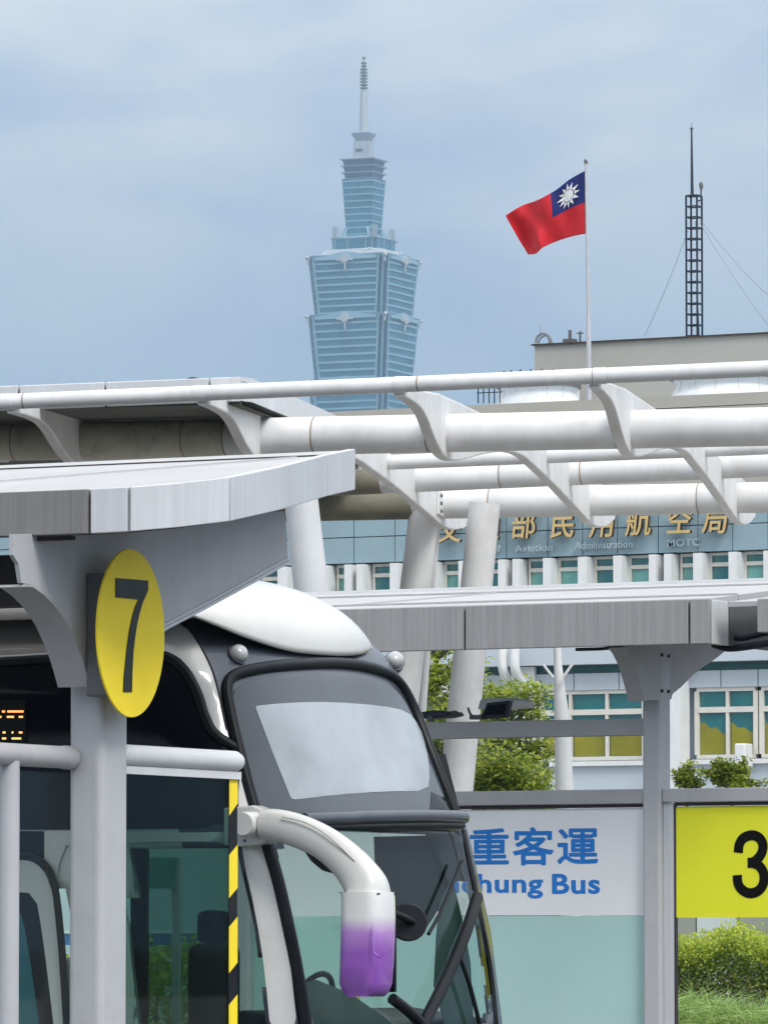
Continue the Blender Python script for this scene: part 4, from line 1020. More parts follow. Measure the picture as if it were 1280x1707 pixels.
    br_ = [(u0-bay*3, u0-bay*2-pw), (u0-bay*2+.001, u0-bay-pw-.001), (u0-bay+.001, u0-pw-.001)]
    for a_, b_ in br_:
        MB().box((a_, Vr, rz(1229)), (b_, Vr+.09, rz(1201))).build('rail', M_grey, T, bevel=.006)
        MB().box((a_, Vr, rz(1342)), (b_, Vr+.09, rz(1318))).build('rail', M_grey, T, bevel=.006)
        MB().box((a_, Vr+.02, rz(1348)), (b_, Vr+.07, rz(1342.5))).build('glazing_seal', M_dark, T)
    rz2 = lambda py: onV(1200, py, Vr).z
    uC = u0+bay-pw
    MB().box((u0+.001, Vr, rz2(1337)), (uC, Vr+.09, rz2(1314))).build('rail', M_grey, T, bevel=.006)
    # jamb frame of the right bay
    zb_ = .45
    jm = MB(); x1_ = onV(1123, 1500, Vr).x
    jm.box((u0+.002, Vr+.02, zb_), (x1_-.012, Vr+.07, rz2(1338))); jo = jm.build('jamb', M_alu_light, T)
    MB().box((x1_-.011, Vr+.03, zb_), (x1_, Vr+.06, rz2(1343))).build('glazing_seal', M_dark, T)
    MB().box((x1_, Vr+.02, rz2(1343)), (uC, Vr+.07, rz2(1337.5))).build('glazing_seal', M_dark, T)
    # left bay glazing: white film over frosted teal
    ul = u0-bay+.002; ur = u0-pw-.003
    zf = rz(1526.5); zt2 = rz(1349)
    MB().box((ul, Vr+.035, zf), (ur, Vr+.047, zt2)).build('sign_panel', M_signwhite, T)
    MB().box((ul, Vr+.035, zb_), (ur, Vr+.047, zf-.004)).build('frosted_pane', M_frost, T)
    bold_fit('三重客運', 712, 996, 1381, 1442, Vr+.034, .0008, M_blue_print, T, wgt=.0052, spacing=1.08)
    text_fit('Sanchung', 690, 905, 1457, 1499, Vr+.034, .0008, M_blue_print, T, off=.026, spacing=1.06)
    text_fit('Bus', 920, 1000, 1457, 1491, Vr+.034, .0008, M_blue_print, T, off=.026, spacing=1.06)
    MB().box((ul-bay, Vr+.03, zb_), (ul-pw-.004, Vr+.05, rz(1349))).build('glass_pane', M_clearglass, T)
    # right bay: lime film with the number three, clear glass under it
    MB().box((x1_+.001, Vr+.035, rz2(1530)), (uC, Vr+.047, rz2(1344))).build('sign_panel', M_lime, T)
    MB().box((x1_+.001, Vr+.035, zb_), (uC, Vr+.047, rz2(1530)-.004)).build('glass_pane', M_clearglass, T)
    def ribbon(path, hw, dz):
        C_ = catmull([onV(1000+x/4.193, 1300+y/4.193, Vr+.0325-dz) for x, y in path], 8); mb = MB(); L1 = []; L2 = []
        for i, p in enumerate(C_):
            t_ = (C_[min(i+1, len(C_)-1)]-C_[max(i-1, 0)]).normalized(); nn_ = Vector((-t_.z, 0, t_.x))*hw; L1.append(p+nn_); L2.append(p-nn_)
        n_ = len(C_); off = Vector((0, .001, 0))
        mb.add(L1+L2+[p+off for p in L1]+[p+off for p in L2], [(i, i+1, n_+i+1, n_+i) for i in range(n_-1)]+[(2*n_+i, 3*n_+i, 3*n_+i+1, 2*n_+i+1) for i in range(n_-1)]+
               [(i, 2*n_+i, 2*n_+i+1, i+1) for i in range(n_-1)]+[(n_+i, n_+i+1, 3*n_+i+1, 3*n_+i) for i in range(n_-1)]+[(0, n_, 3*n_, 2*n_), (n_-1, 3*n_-1, 4*n_-1, 2*n_-1)])
        return mb
    dg_ = ribbon([(966, 512), (974, 452), (1005, 408), (1062, 389), (1112, 408), (1138, 455), (1130, 512), (1096, 560), (1062, 580), (1031, 581)], .0315, 0)
    d2 = ribbon([(1031, 583), (1070, 584), (1112, 604), (1143, 655), (1141, 728), (1105, 778), (1050, 795), (1000, 776), (966, 732), (959, 668)], .0315, .0003)
    dg_.add(d2.v, d2.f); dg_.build('digit', M_black_print, T)
    for a_, b_ in ((u0-bay*2, u0-bay-pw), (u0-bay+.001, u0-pw-.001), (u0+.001, uC)):
        MB().box((a_, Vr, .35), (b_, Vr+.09, zb_)).build('rail', M_grey, T)
    return T, u0, VPo, V1, z0, h, ue
SH2, U2, VPO, V1, Z1, H1, UE = shelter_far()

# cables at the end of the far roof
for (pts, r, lab) in ((((1188, 1074), (1200, 1078), (1215, 1081), (1240, 1079), (1285, 1072), (1350, 1064)), .022, 'thick dark cable, lower of the pair leaving the far shelter roof end'),
                      (((1222, 1062), (1236, 1064), (1255, 1060), (1285, 1054), (1350, 1048)), .02, 'thick dark cable, upper of the pair leaving the far shelter roof end')):
    P = catmull([onV(x, y, V1+.4) for x, y in pts], 6)
    tag(MB().tube(P, r, 8).build('cable', mat('dark_blue_cable', (.01, .012, .03), rough=.5), smooth=True), lab, 'cable', 'cables at the far roof end')
tag(MB().tube([onV(960, 1083, V1+.3), onV(1000, 1082, V1+.3), onV(1030, 1079, V1+.3)], .012, 6).tube([onV(1024, 1078, V1+.3), onV(1050, 1076, V1+.3)], .014, 6).build('cable', M_dark), 'short dark cable hanging under the far roof edge left of the bracket', 'cable')

# floodlights standing on the far shelter rail
def floods():
    Vq = VPO+.08
    p = lambda x, y, v=0: onV(x, y, Vq+v)
    T = thing('floodlight', 'black square floodlight with white housing tilted on the shelter rail', 'floodlight', tuple(p(815, 1199)))
    MB().prism([p(800, 1199), p(843, 1196), p(849, 1168), p(811, 1172)], (0, .06, 0)).build('lamp_head', M_mast, T, bevel=.008)
    MB().prism([p(806, 1193, -.003), p(840, 1191, -.003), p(844, 1173, -.003), p(813, 1177, -.003)], (0, -.006, 0)).build('lens', M_blackglass, T)
    MB().prism([p(795, 1183, .25), p(855, 1178, .25), p(858, 1168, .25), p(838, 1162, .25), p(800, 1166, .25)], (0, .3, 0)).build('housing', M_bldwhite, T, bevel=.01)
    MB().tube(catmull([p(806, 1192, .02), p(795, 1194, .02), p(785, 1192, .02), p(780, 1180, .02)], 4), .008, 6).bar(p(784, 1196), p(804, 1196), .03).build('bracket', M_darkgrey, T)
    T = thing('floodlight', 'low flat black lamp lying on the shelter rail beside the bus roof', 'floodlight', tuple(p(722, 1204)))
    MB().prism([p(697, 1188), p(722, 1184), p(748, 1186), p(752, 1192), p(735, 1196), p(697, 1198)], (0, .2, 0)).build('lamp_head', M_mast, T, bevel=.008)
    MB().bar(p(718, 1203), p(718, 1194), .03).tube(catmull([p(750, 1188), p(758, 1186), p(762, 1187)], 3), .006, 5).build('bracket', M_darkgrey, T)
floods()

# ------------------------------------------------------------------ plants
def leaves(mb, blobs, n, size, flat=.5):
    tot = sum(b[1]*b[2]*b[3] for b in blobs)
    for (c, rx, ry, rz_) in blobs:
        k = max(8, int(n*rx*ry*rz_/tot))
        for _ in range(k):
            while True:
                d = Vector((random.gauss(0, 1), random.gauss(0, 1), random.gauss(0, 1)))
                if d.length > .01: break
            d.normalize(); rr = random.random()**.45
            p = Vector(c)+Vector((d.x*rx*rr, d.y*ry*rr, d.z*rz_*rr))
            a_ = Vector((random.uniform(-1, 1), random.uniform(-1, 1), random.uniform(-.4, .7))).normalized()
            b_ = a_.cross(Vector((random.uniform(-1, 1), random.uniform(-1, 1), 1.5))).normalized()
            s_ = size*random.uniform(.6, 1.3)
            mb.add([p-a_*s_*.5, p+b_*s_*flat*.5, p+a_*s_*.5, p-b_*s_*flat*.5], [(0, 1, 2, 3)])
    return mb
def tree(px, py_c, d, lab, spread, height, tiers, nleaf, leafsize, m=M_leaf, group='trees between the shelter and the office building'):
    base = at(px, 1580, d); base.z = .12
    T = thing('tree', lab, 'tree', tuple(base), 0, group)
    top = height
    tr = MB().tube([base, base+Vector((.05, 0, top*.3)), base+Vector((-.04, .05, top*.65)), base+Vector((.02, 0, top))], [.13, .1, .07, .02], 8)
    blobs = []
    for k in range(tiers):
        z = top*(.40+.55*k/max(1, tiers-1)); r = spread*(1-.3*k/tiers)*random.uniform(.8, 1.15)
        nb = 8
        for j in range(nb):
            th = 2*PI*j/nb+random.uniform(-.25, .25)+k; L__ = r*random.uniform(.65, 1.05)
            zj = z+random.uniform(-.35, .35); e_ = base+Vector((L__*math.cos(th), L__*math.sin(th), zj+L__*random.uniform(.15, .6)))
            s_ = base+Vector((0, 0, zj-.1))
            tr.tube([s_, (s_+e_)/2+Vector((0, 0, .06)), e_], [.035, .022, .008], 5)
            for q in (.45, .7, .95):
                c = s_+(e_-s_)*q+Vector((random.uniform(-.15, .15), random.uniform(-.15, .15), .05))
                blobs.append((c, .40*random.uniform(.5, 1.3), .40*random.uniform(.5, 1.3), .24*random.uniform(.5, 1.6)))
    tr.build('trunk', M_bark, T, smooth=True)
    cr_ = leaves(MB(), blobs, nleaf, leafsize).build('crown', m, T); cr_['kind'] = 'stuff'
    return T
tree(728, 1180, 112, 'layered bright green tree seen left of the leaning white column', 1.15, 7.2, 7, 17000, .115)
tree(852, 1240, 106, 'layered bright green tree right of the leaning column, above the white sign', 1.0, 6.0, 7, 14000, .115)
tree(842, 1285, 98, 'low dense green tree just above the white sign panel', 1.0, 4.3, 8, 19000, .115)
tree(880, 1290, 101, 'low green tree beside the slim white forked post', 0.7, 3.9, 8, 12000, .115)
def shrub(x0, x1, y0, y1, d, lab, m=M_leaf, n=1800):
    c = at((x0+x1)/2, y1, d); T = thing('shrub', lab, 'shrub', (c.x, c.y, .12), 0, 'shrubs in front of the office windows')
    W = (x1-x0)/2*d/1e4; Hh = (y1-y0)*d/1e4
    st = MB(); blobs = []
    st.tube([(c.x, c.y, .12), (c.x, c.y, c.z)], [.05, .03], 6)
    for k in range(22):
        th = random.uniform(0, 2*PI); el = random.uniform(.1, 1.4); L__ = random.uniform(.6, 1.0)
        e_ = c+Vector((W*L__*math.cos(th)*math.cos(el)*1.05, W*.8*math.sin(th)*math.cos(el), Hh*L__*math.sin(el)))
        st.tube([c, (c+e_)/2, e_], [.02, .014, .006], 5)
        for q in (.5, .75, 1.0): blobs.append((c+(e_-c)*q, .13, .13, .08))
    st.build('stem', M_bark, T)
    leaves(MB(), blobs, n, .10, .45).build('crown', m, T)['kind'] = 'stuff'
shrub(1118, 1172, 1268, 1316, 96, 'small sparse green shrub right beside the far shelter post', n=1100)
shrub(1168, 1272, 1262, 1316, 96, 'broad bright green shrub above the lime sign', n=3000)

def hedge(px0, px1, z0, z1, d, depth, lab, m, size, n, group='hedges behind the far shelter', cat='hedge'):
    V = at((px0+px1)/2, 1600, d).y; ua, ub = onV(px0, 1600, V).x, onV(px1, 1600, V).x
    T = thing('hedge', lab, cat, ((ua+ub)/2, V, .2), 0, group)
    core = MB(); nx = 24
    for i in range(nx):
        x = ua+(ub-ua)*(i+.5)/nx
        core.tube([(x, V+depth/2, .2), (x+.03, V+depth/2, z1*.75)], [.03, .01], 5)
    core.build('stems', M_bark, T)['kind'] = 'stuff'
    mb = MB()
    for _ in range(n):
        x = random.uniform(ua, ub); y = V+random.uniform(0, depth); hz = z1+.09*math.sin(x*2.1)+.06*math.sin(x*5.3+y)
        z = z0+(hz-z0)*random.random()**.6
        p = Vector((x, y+random.gauss(0, .05), z+random.gauss(0, .03)))
        a_ = Vector((random.uniform(-1, 1), random.uniform(-1, 1), random.uniform(-.2, 1))).normalized(); b_ = a_.cross(Vector((random.uniform(-1, 1), -1, .6))).normalized(); s_ = size*random.uniform(.6, 1.4)
        mb.add([p-a_*s_*.5, p+b_*s_*.3, p+a_*s_*.5, p-b_*s_*.3], [(0, 1, 2, 3)])
    mb.build('foliage', m, T)['kind'] = 'stuff'
def mixed_hedge(px0, px1, d, lab):
    V = at((px0+px1)/2, 1600, d).y; ua, ub = onV(px0, 1600, V).x, onV(px1, 1600, V).x
    T = thing('hedge', lab, 'hedge', ((ua+ub)/2, V, .2), 0, 'hedges behind the far shelter')
    for nm, z0, z1, y0, m, n in (('new_growth', 1.46, 1.66, .0, M_leafy, 15000), ('foliage', 1.14, 1.52, .03, M_leafm, 14000), ('old_foliage', .35, 1.37, .05, M_leafr, 12000)):
        mb = MB()
        for _ in range(n):
            x = random.uniform(ua, ub); y = V+y0+random.random()**1.7*.8; bump_ = .05*math.sin(x*2.1)+.04*math.sin(x*6.3+y*3)+.03*math.sin(x*13)
            z = z0+(z1-z0)*random.random()+bump_+random.gauss(0, .035)
            p = Vector((x, y+random.gauss(0, .05), z)); a_ = Vector((random.uniform(-1, 1), random.uniform(-1, 1), random.uniform(-.2, 1))).normalized()
            b_ = a_.cross(Vector((random.uniform(-1, 1), -1, .6))).normalized(); s_ = random.uniform(.018, .042)
            mb.add([p-a_*s_*.5, p+b_*s_*.3, p+a_*s_*.5, p-b_*s_*.3], [(0, 1, 2, 3)])
        mb.build(nm, m, T)['kind'] = 'stuff'
M_leafm = leaf_mat('mid_green_leaf', (.08, .13, .02), (.20, .28, .04), (.34, .40, .06))
mixed_hedge(1000, 1420, 49, 'clipped hedge, yellow on top and brownish below, seen under the lime sign')
hedge(-900, 560, .7, 1.66, 49, 1.0, 'yellow green hedge seen dimly through the bus windows', M_leafy, .07, 12000)
def grassy(px0, px1, d, lab):
    V = at((px0+px1)/2, 1650, d).y; ua, ub = onV(px0, 1650, V).x, onV(px1, 1650, V).x
    mb = MB()
    for k in range(20000):
        low = k % 3 == 0
        x = random.uniform(ua, ub); y = V+random.uniform(0, 1.1); p = Vector((x, y, .5+random.uniform(0, .42 if low else .60)+.05*math.sin(x*3)))
        lean_ = Vector((random.gauss(0, .8), random.gauss(0, .4), random.uniform(.1, 1))).normalized(); L__ = random.uniform(.08, .30); wv = Vector((random.uniform(-1, 1), random.uniform(-1, 1), .6)).normalized()*.0045
        m_ = p+lean_*L__*.6; tip = p+lean_*L__+Vector((lean_.x*.1, lean_.y*.1, -.06*random.random()))
        mb.add([p-wv, p+wv, m_+wv, m_-wv, tip], [(0, 1, 2, 3), (3, 2, 4)])
    mb.build('grass', M_leafg, kind='stuff', label=lab)
grassy(1000, 1420, 47.5, 'long pale green grass in front of the brown red hedge')
# low wall behind the hedges
vw = 60
lw = thing('low_wall', 'low beige wall behind the clipped hedges', 'wall', (onV(1150, 1550, vw).x, vw, 0))
xs = [1000, 1160, 1230, 1330, 1500]
for i, (a_, b_) in enumerate(zip(xs, xs[1:])):
    MB().box((onV(a_, 1550, vw).x+.01, vw, 0), (onV(b_, 1550, vw).x-.01, vw+.2, 2.1)).build('panel', M_beige if i % 2 == 0 else M_bldwhite, lw)
# blue barrier seen through the coach
vb2 = 42
bb = thing('road_barrier', 'blue and white horizontal barrier seen dimly through the bus windows', 'barrier', (onV(200, 1560, vb2).x, vb2, .13))
M_bluebar = mat('blue_barrier', (.06, .2, .5), rough=.4)
MB().box((onV(-500, 1565, vb2).x, vb2, onV(300, 1576, vb2).z), (onV(560, 1565, vb2).x, vb2+.06, onV(300, 1557, vb2).z)).build('rail', M_bluebar, bb)
MB().box((onV(-500, 1565, vb2).x, vb2-.01, onV(300, 1556, vb2).z), (onV(560, 1565, vb2).x, vb2+.06, onV(300, 1552, vb2).z)).build('rail', M_signwhite, bb)
for x in (-420, -150, 130, 420):
    p = onV(x, 1565, vb2); MB().box((p.x-.04, vb2+.065, .13), (p.x+.04, vb2+.12, p.z)).build('post', M_grey, bb)
ib = thing('notice_board', 'teal printed notice board seen dimly through the bus windows', 'board', (onV(250, 1560, vb2-1).x, vb2-1, .13))
za, zb3 = onV(260, 1482, vb2-1).z, onV(260, 1430, vb2-1).z
MB().box((onV(219, 1460, vb2-1).x, vb2-1, za), (onV(288, 1460, vb2-1).x, vb2-.95, zb3)).build('panel', mat('teal_board', (.03, .30, .25), rough=.4, var=.2, vscale=6), ib)
for x in (221, 286): MB().box((onV(x, 1460, vb2-1).x-.03, vb2-.94, .13), (onV(x, 1460, vb2-1).x+.03, vb2-.9, zb3)).build('post', M_grey, ib)

# ------------------------------------------------------------------ the coach
def lerp_tab(tab, z):
    for (z0, a_), (z1, b_) in zip(tab, tab[1:]):
        if z <= z1:
            t = max(0, (z-z0)/(z1-z0)); return a_+(b_-a_)*t
    return tab[-1][1]
VN, VFAR = 26.5, 29.0; VC = (VN+VFAR)/2; UB0 = -26.5
tabU = [(.3, -14.13), (1.2, -14.15), (1.7, -14.22), (2.24, -14.36), (2.6, -14.52), (2.88, -14.65), (3.0, -14.70), (3.14, -14.78), (3.26, -14.90), (3.34, -15.10), (3.38, -15.5), (3.42, -17.0)]
tabW = [(.3, 1.25), (2.6, 1.25), (2.95, 1.22), (3.14, 1.16), (3.26, 1.07), (3.34, .95), (3.38, .75), (3.42, .05)]
def slice_pts(z, ns=44):
    hw = lerp_tab(tabW, z); uf = lerp_tab(tabU, z); c = .62; ex = 2/3.4
    pts = []
    for i in range(110): pts.append((UB0+(uf-c-UB0)*i/110, -hw))
    for i in range(ns+1):
        t = PI*i/ns-PI/2
        cx = max(0, math.cos(t))**ex; sx_ = math.copysign(abs(math.sin(t))**ex, math.sin(t))
        pts.append((uf-c+c*cx, hw*sx_))
    for i in range(110): pts.append((uf-c-(uf-c-UB0)*(i+1)/110, hw))
    return [Vector((u, VC+v, z)) for u, v in pts]
zs_ = [.3+.05*i for i in range(57)]; zs_ = [z for z in zs_ if z < 3.1]+[3.1, 3.14, 3.18, 3.21, 3.24, 3.27, 3.30, 3.32, 3.34, 3.36, 3.38, 3.39, 3.40, 3.41, 3.42]
rings = [slice_pts(z) for z in zs_]
NR = len(rings[0])
shell_v = [p for r in rings for p in r]; shell_f = []
for i in range(len(rings)-1):
    for j in range(NR-1): shell_f.append((i*NR+j, i*NR+j+1, (i+1)*NR+j+1, (i+1)*NR+j))
BV = BVHTree.FromPolygons(shell_v, shell_f)
def hit(px, py):
    r = ray(px, py).normalized(); loc, nrm, idx, dist = BV.ray_cast(EYE, r)
    if loc is None: return None, None
    if nrm.dot(r) > 0: nrm = -nrm
    return loc, nrm
def pix(p):
    v = p-EYE; d = v.dot(FW); return (640+v.dot(RT)/d*1e4, 853.5-v.dot(UP)/d*1e4)
import os
if os.environ.get('SIL'):
    for py in range(1060, 1710, 40):
        xs_ = [x for x in range(560, 900) if hit(x, py)[0] is not None]
        print('SIL', py, max(xs_) if xs_ else None)
    for px in range(300, 660, 40):
        ys_ = [y for y in range(960, 1200) if hit(px, y)[0] is not None]
        print('TOP', px, min(ys_) if ys_ else None)
BUS = thing('coach', 'white and dark grey coach with a two part windscreen parked behind the near shelter', 'coach', (-17, VC, 0))
WS_UP = [(385, 1141), (470, 1125), (560, 1121), (622, 1131), (664, 1154), (694, 1212), (722, 1285), (748, 1352), (640, 1356), (540, 1362), (443, 1374), (430, 1352), (408, 1268), (391, 1195)]
WS_LO = [(448, 1402), (560, 1384), (680, 1384), (770, 1382), (783, 1450), (799, 1530), (814, 1610), (826, 1730), (512, 1730), (495, 1610), (474, 1500)]
SIDEWIN = [(-700, 1138), (-200, 1118), (0, 1105), (150, 1096), (250, 1094), (283, 1100), (308, 1122), (328, 1158), (340, 1195), (357, 1226), (392, 1252), (403, 1300), (408, 1372), (400, 1384), (-700, 1384)]
DOORWIN = [(217, 1412), (398, 1412), (425, 1530), (440, 1610), (452, 1740), (217, 1740)]
def patch(poly, m, name, off=.006, step=9, parent=BUS, smooth_it=2, closed=True, dome=0, thick=0):
    P = smooth_poly(poly, smooth_it) if smooth_it else list(poly)
    pts = [Vector((x, y)) for x, y in P]; n0 = len(pts)
    xs = [p.x for p in pts]; ys = [p.y for p in pts]
    def edged(p):
        return min(((Vector(p)-pts[i]).length) for i in range(n0))
    y = min(ys)+step/2
    while y < max(ys):
        x = min(xs)+step/2
        while x < max(xs):
            if inside((x, y), P) and edged((x, y)) > step*.5: pts.append(Vector((x, y)))
            x += step
        y += step
    vv, ee, ff, *_ = delaunay_2d_cdt(pts, [(i, (i+1) % n0) for i in range(n0)], [list(range(n0))], 1, 1e-4)
    V = []; ok = []
    for p in vv:
        l_, nrm = hit(p.x, p.y)
        if l_ is None: V.append(Vector((0, 0, 0))); ok.append(False); continue
        V.append(l_+nrm*off); ok.append(True)
    mb = MB(); mb.v = V; mb.f = [tuple(f_) for f_ in ff if all(ok[i] for i in f_)]; mb.mi = [0]*len(mb.f)
    o = mb.build(name, m, parent, smooth=True)
    if thick: 
        s_ = o.modifiers.new('s', 'SOLIDIFY'); s_.thickness = thick; s_.offset = 0
    return o
def strip(path, r, m, name, parent=BUS, k=5, closed=False, off=0., n=10, squash=None):
    P = catmull([(x, y, 0) for x, y in path], k); W_ = []
    for p in P:
        l_, nrm = hit(p.x, p.y)
        if l_ is not None: W_.append(l_+nrm*off)
    return MB().tube(W_, r, n, squash=squash).build(name, m, parent, smooth=True)
# shell, with openings where the glazing is clear
lo_s = smooth_poly(WS_LO, 2); dw_s = DOORWIN
sf = []; mi = []
for f_ in shell_f:
    c = sum((shell_v[i] for i in f_), Vector())/4
    px_, py_ = pix(c)
    near_vis = c.y < VC or c.x > -15.3
    if near_vis and c.x > -15.6 and inside((px_, py_), lo_s) and 1.0 < c.z < 2.4: continue
    if c.y < VN+.2 and inside((px_, py_), dw_s): continue
    if c.y < VN+.2 and 40 < px_ < 112 and py_ > 1480: continue
    if c.y > VFAR-.15 and -20 < c.x < -15.1 and 1.05 < c.z < 2.35: continue      # window on the other side
    sf.append(f_)
    mi.append(0 if (c.z > 2.86 and c.y > VN+.25) or c.x > -15.0 else 1)
mb = MB(); mb.v = shell_v; mb.f = sf; mb.mi = mi
body = mb.build('body', [M_busgrey, M_buswhite], BUS, smooth=True)
sl_ = body.modifiers.new('s', 'SOLIDIFY'); sl_.thickness = .03; sl_.offset = -1
MB().prism([Vector((-17.5, VN+.4, 3.42)), Vector((-17.5, VFAR-.4, 3.42)), Vector((UB0, VFAR-.4, 3.42)), Vector((UB0, VN+.4, 3.42))], (0, 0, .02)).build('roof', M_buswhite, BUS)
MB().box((UB0-.02, VN, .3), (UB0, VFAR, 3.3)).build('rear_panel', M_buswhite, BUS)
for (x, y) in ((-16.6, VN+.02), (-16.6, VFAR-.28), (-23.5, VN+.02), (-23.5, VFAR-.28)):
    wh = MB().tube([(x, y-.015, .5), (x, y+.27, .5)], .5, 28).build('wheel', M_black, BUS, smooth=True)
    MB().tube([(x, y-.03, .5), (x, y-.017, .5)], .28, 20).build('rim', M_alu_light, wh)
# cove and white frame round the side glass
patch([(-600, 1060), (0, 1024), (120, 1012), (200, 1015), (260, 1030), (250, 1088), (150, 1092), (0, 1100), (-600, 1130)], M_busframe, 'cove_panel', .004, 14)
patch([(262, 1040), (285, 1036), (312, 1050), (336, 1085), (354, 1125), (366, 1175), (374, 1215), (388, 1250), (372, 1243), (350, 1222), (336, 1190), (325, 1155), (305, 1120), (280, 1098), (262, 1092)], M_buswhite, 'pillar_panel', .010, 7)
side = patch(SIDEWIN, M_blackglass, 'side_window', .006, 14)
strip([(-300, 1122), (0, 1105), (150, 1096), (250, 1093), (284, 1099), (309, 1121), (329, 1157), (341, 1194), (358, 1225), (396, 1250)], .026, M_black, 'window_seal', side, off=.01)
strip([(-300, 1112), (0, 1098), (120, 1091), (215, 1088)], .008, M_alu_light, 'trim_line', side, off=.02)
# white band under the side glass
patch([(76, 1386), (400, 1386), (404, 1408), (112, 1410), (100, 1440), (96, 1478), (76, 1478)], M_buswhite, 'side_band', .012, 7, smooth_it=0)
patch([(-600, 1386), (76, 1386), (76, 1470), (-600, 1470)], M_blackglass, 'side_window', .008, 14, smooth_it=0)
# pillar between door glass and windscreen
patch([(399, 1285), (410, 1330), (428, 1400), (440, 1412), (465, 1510), (482, 1600), (496, 1730), (452, 1730), (442, 1620), (426, 1520), (404, 1425), (396, 1340)], M_buswhite, 'corner_pillar', .013, 7, smooth_it=1)
patch(DOORWIN, M_doorglass, 'door_glass', 0, 14, smooth_it=0)
# door leaf at the lower left with its rounded frame
patch([(20, 1436), (48, 1434), (66, 1440), (82, 1458), (92, 1490), (100, 1560), (106, 1640), (112, 1740), (98, 1740), (86, 1640), (76, 1560), (64, 1490), (20, 1487)], M_buswhite, 'door_frame', .03, 7, smooth_it=1)
patch([(20, 1487), (66, 1488), (76, 1560), (88, 1640), (100, 1740), (74, 1740), (60, 1640), (48, 1560), (38, 1520), (20, 1500)], M_black, 'door_seal', .024, 7, smooth_it=1)
patch([(20, 1500), (38, 1520), (48, 1560), (60, 1640), (74, 1740), (20, 1740)], mat('teal_door_glass', (.02, .16, .19), rough=.1, coat=.5), 'door_glass', .018, 10, smooth_it=0)
strip([(20, 1430), (50, 1427), (72, 1436), (88, 1455), (98, 1490), (106, 1560), (112, 1640), (118, 1740)], .02, M_black, 'door_seal', off=.03)
# led destination display
led = patch([(-160, 1172), (44, 1168), (46, 1238), (-160, 1240)], M_interior, 'destination_display', .012, 14, smooth_it=0)
for row, segs in ((1187, ((-150, -120), (-112, -90), (-60, -30), (-20, 1), (6, 11), (15, 42))), (1196, ((-140, -100), (-70, -55), (-12, 5), (14, 26), (34, 41))),
                  (1222, ((-120, -80), (-60, -40), (-10, -2), (7, 12), (22, 25), (34, 40))), (1232, ((-130, -90), (-50, -20), (6, 13), (22, 38)))):
    for a_, b_ in segs:
        patch([(a_, row-1.6), (b_, row-1.6), (b_, row+1.6), (a_, row+1.6)], M_orange, 'led_segment', .016, 10, led, smooth_it=0)
# upper windscreen
up_ws = patch(WS_UP, M_frit, 'upper_windscreen', .010, 9)
patch([(424, 1184), (424, 1179), (430, 1178), (483, 1173), (553, 1172), (631, 1178), (676, 1187), (696, 1212), (708, 1250), (713, 1290), (710, 1321), (640, 1321), (553, 1327), (492, 1335), (484, 1334), (480, 1328)], M_blind, 'shade', .0125, 8, up_ws, smooth_it=1)
strip([(440, 1395), (424, 1350), (402, 1270), (384, 1195), (377, 1150), (388, 1128), (425, 1117), (480, 1110), (560, 1107), (620, 1116), (660, 1137), (688, 1185), (718, 1262), (740, 1318), (757, 1360)], .030, M_black, 'windscreen_seal', up_ws, off=.01, n=12)
strip([(500, 1371), (560, 1369), (640, 1367), (700, 1366), (745, 1367), (762, 1368)], .037, M_busgrey, 'windscreen_lip', off=.035, n=14)
strip([(505, 1384), (560, 1382), (640, 1380), (700, 1379), (745, 1379), (762, 1380)], .018, M_black, 'windscreen_lip_seal', off=.03, n=10)
# lower windscreen
patch([(650, 1386), (776, 1384), (780, 1450), (790, 1502), (757, 1512), (735, 1545), (716, 1512), (655, 1500)], M_interior, 'corner_blind', -.10, 10, smooth_it=0)
patch([(757, 1500), (779, 1452), (798, 1530), (811, 1600), (818, 1730), (772, 1730), (748, 1640), (752, 1560)], M_pillar, 'corner_trim', -.09, 10, smooth_it=0)
patch([(500, 1640), (560, 1628), (620, 1650), (680, 1690), (720, 1730), (508, 1730)], M_pillar, 'dash_cover', -.14, 10, smooth_it=0)
lo_ws = patch(WS_LO, M_windscreen, 'lower_windscreen', .002, 10)
strip([(442, 1400), (462, 1470), (480, 1550), (494, 1620), (505, 1690), (512, 1740)], .034, M_black, 'windscreen_seal', lo_ws, off=.008, n=12)
strip([(771, 1385), (784, 1450), (800, 1530), (815, 1610), (824, 1690), (828, 1740)], .016, M_black, 'windscreen_seal', lo_ws, off=.002, n=10)
patch([(716, 1322), (755, 1340), (766, 1356), (714, 1356)], M_blackglass, 'side_glass', .0125, 7, up_ws, smooth_it=0)
strip([(296, 1037), (318, 1056), (338, 1088), (356, 1128), (368, 1178), (377, 1218)], .005, M_dark, 'panel_gap', off=.012, n=6)
# marker lamps on the brow
for (x, y) in ((395, 1093), (657, 1104)):
    l_, nrm = hit(x, y)
    if l_ is None: l_, nrm = at(x, y, 32.3), Vector((.5, -.5, .4)).normalized()
    lp = MB().tube([l_-nrm*.02, l_+nrm*.02, l_+nrm*.045, l_+nrm*.06], [.05, .05, .042, .02], 16).build('marker_lamp', mat('lamp_lens', (.45, .45, .46), rough=.15, coat=1.), BUS, smooth=True)
    MB().tube([l_-nrm*.025, l_+nrm*.012], .058, 16).build('lamp_base', M_busgrey, lp, smooth=True)
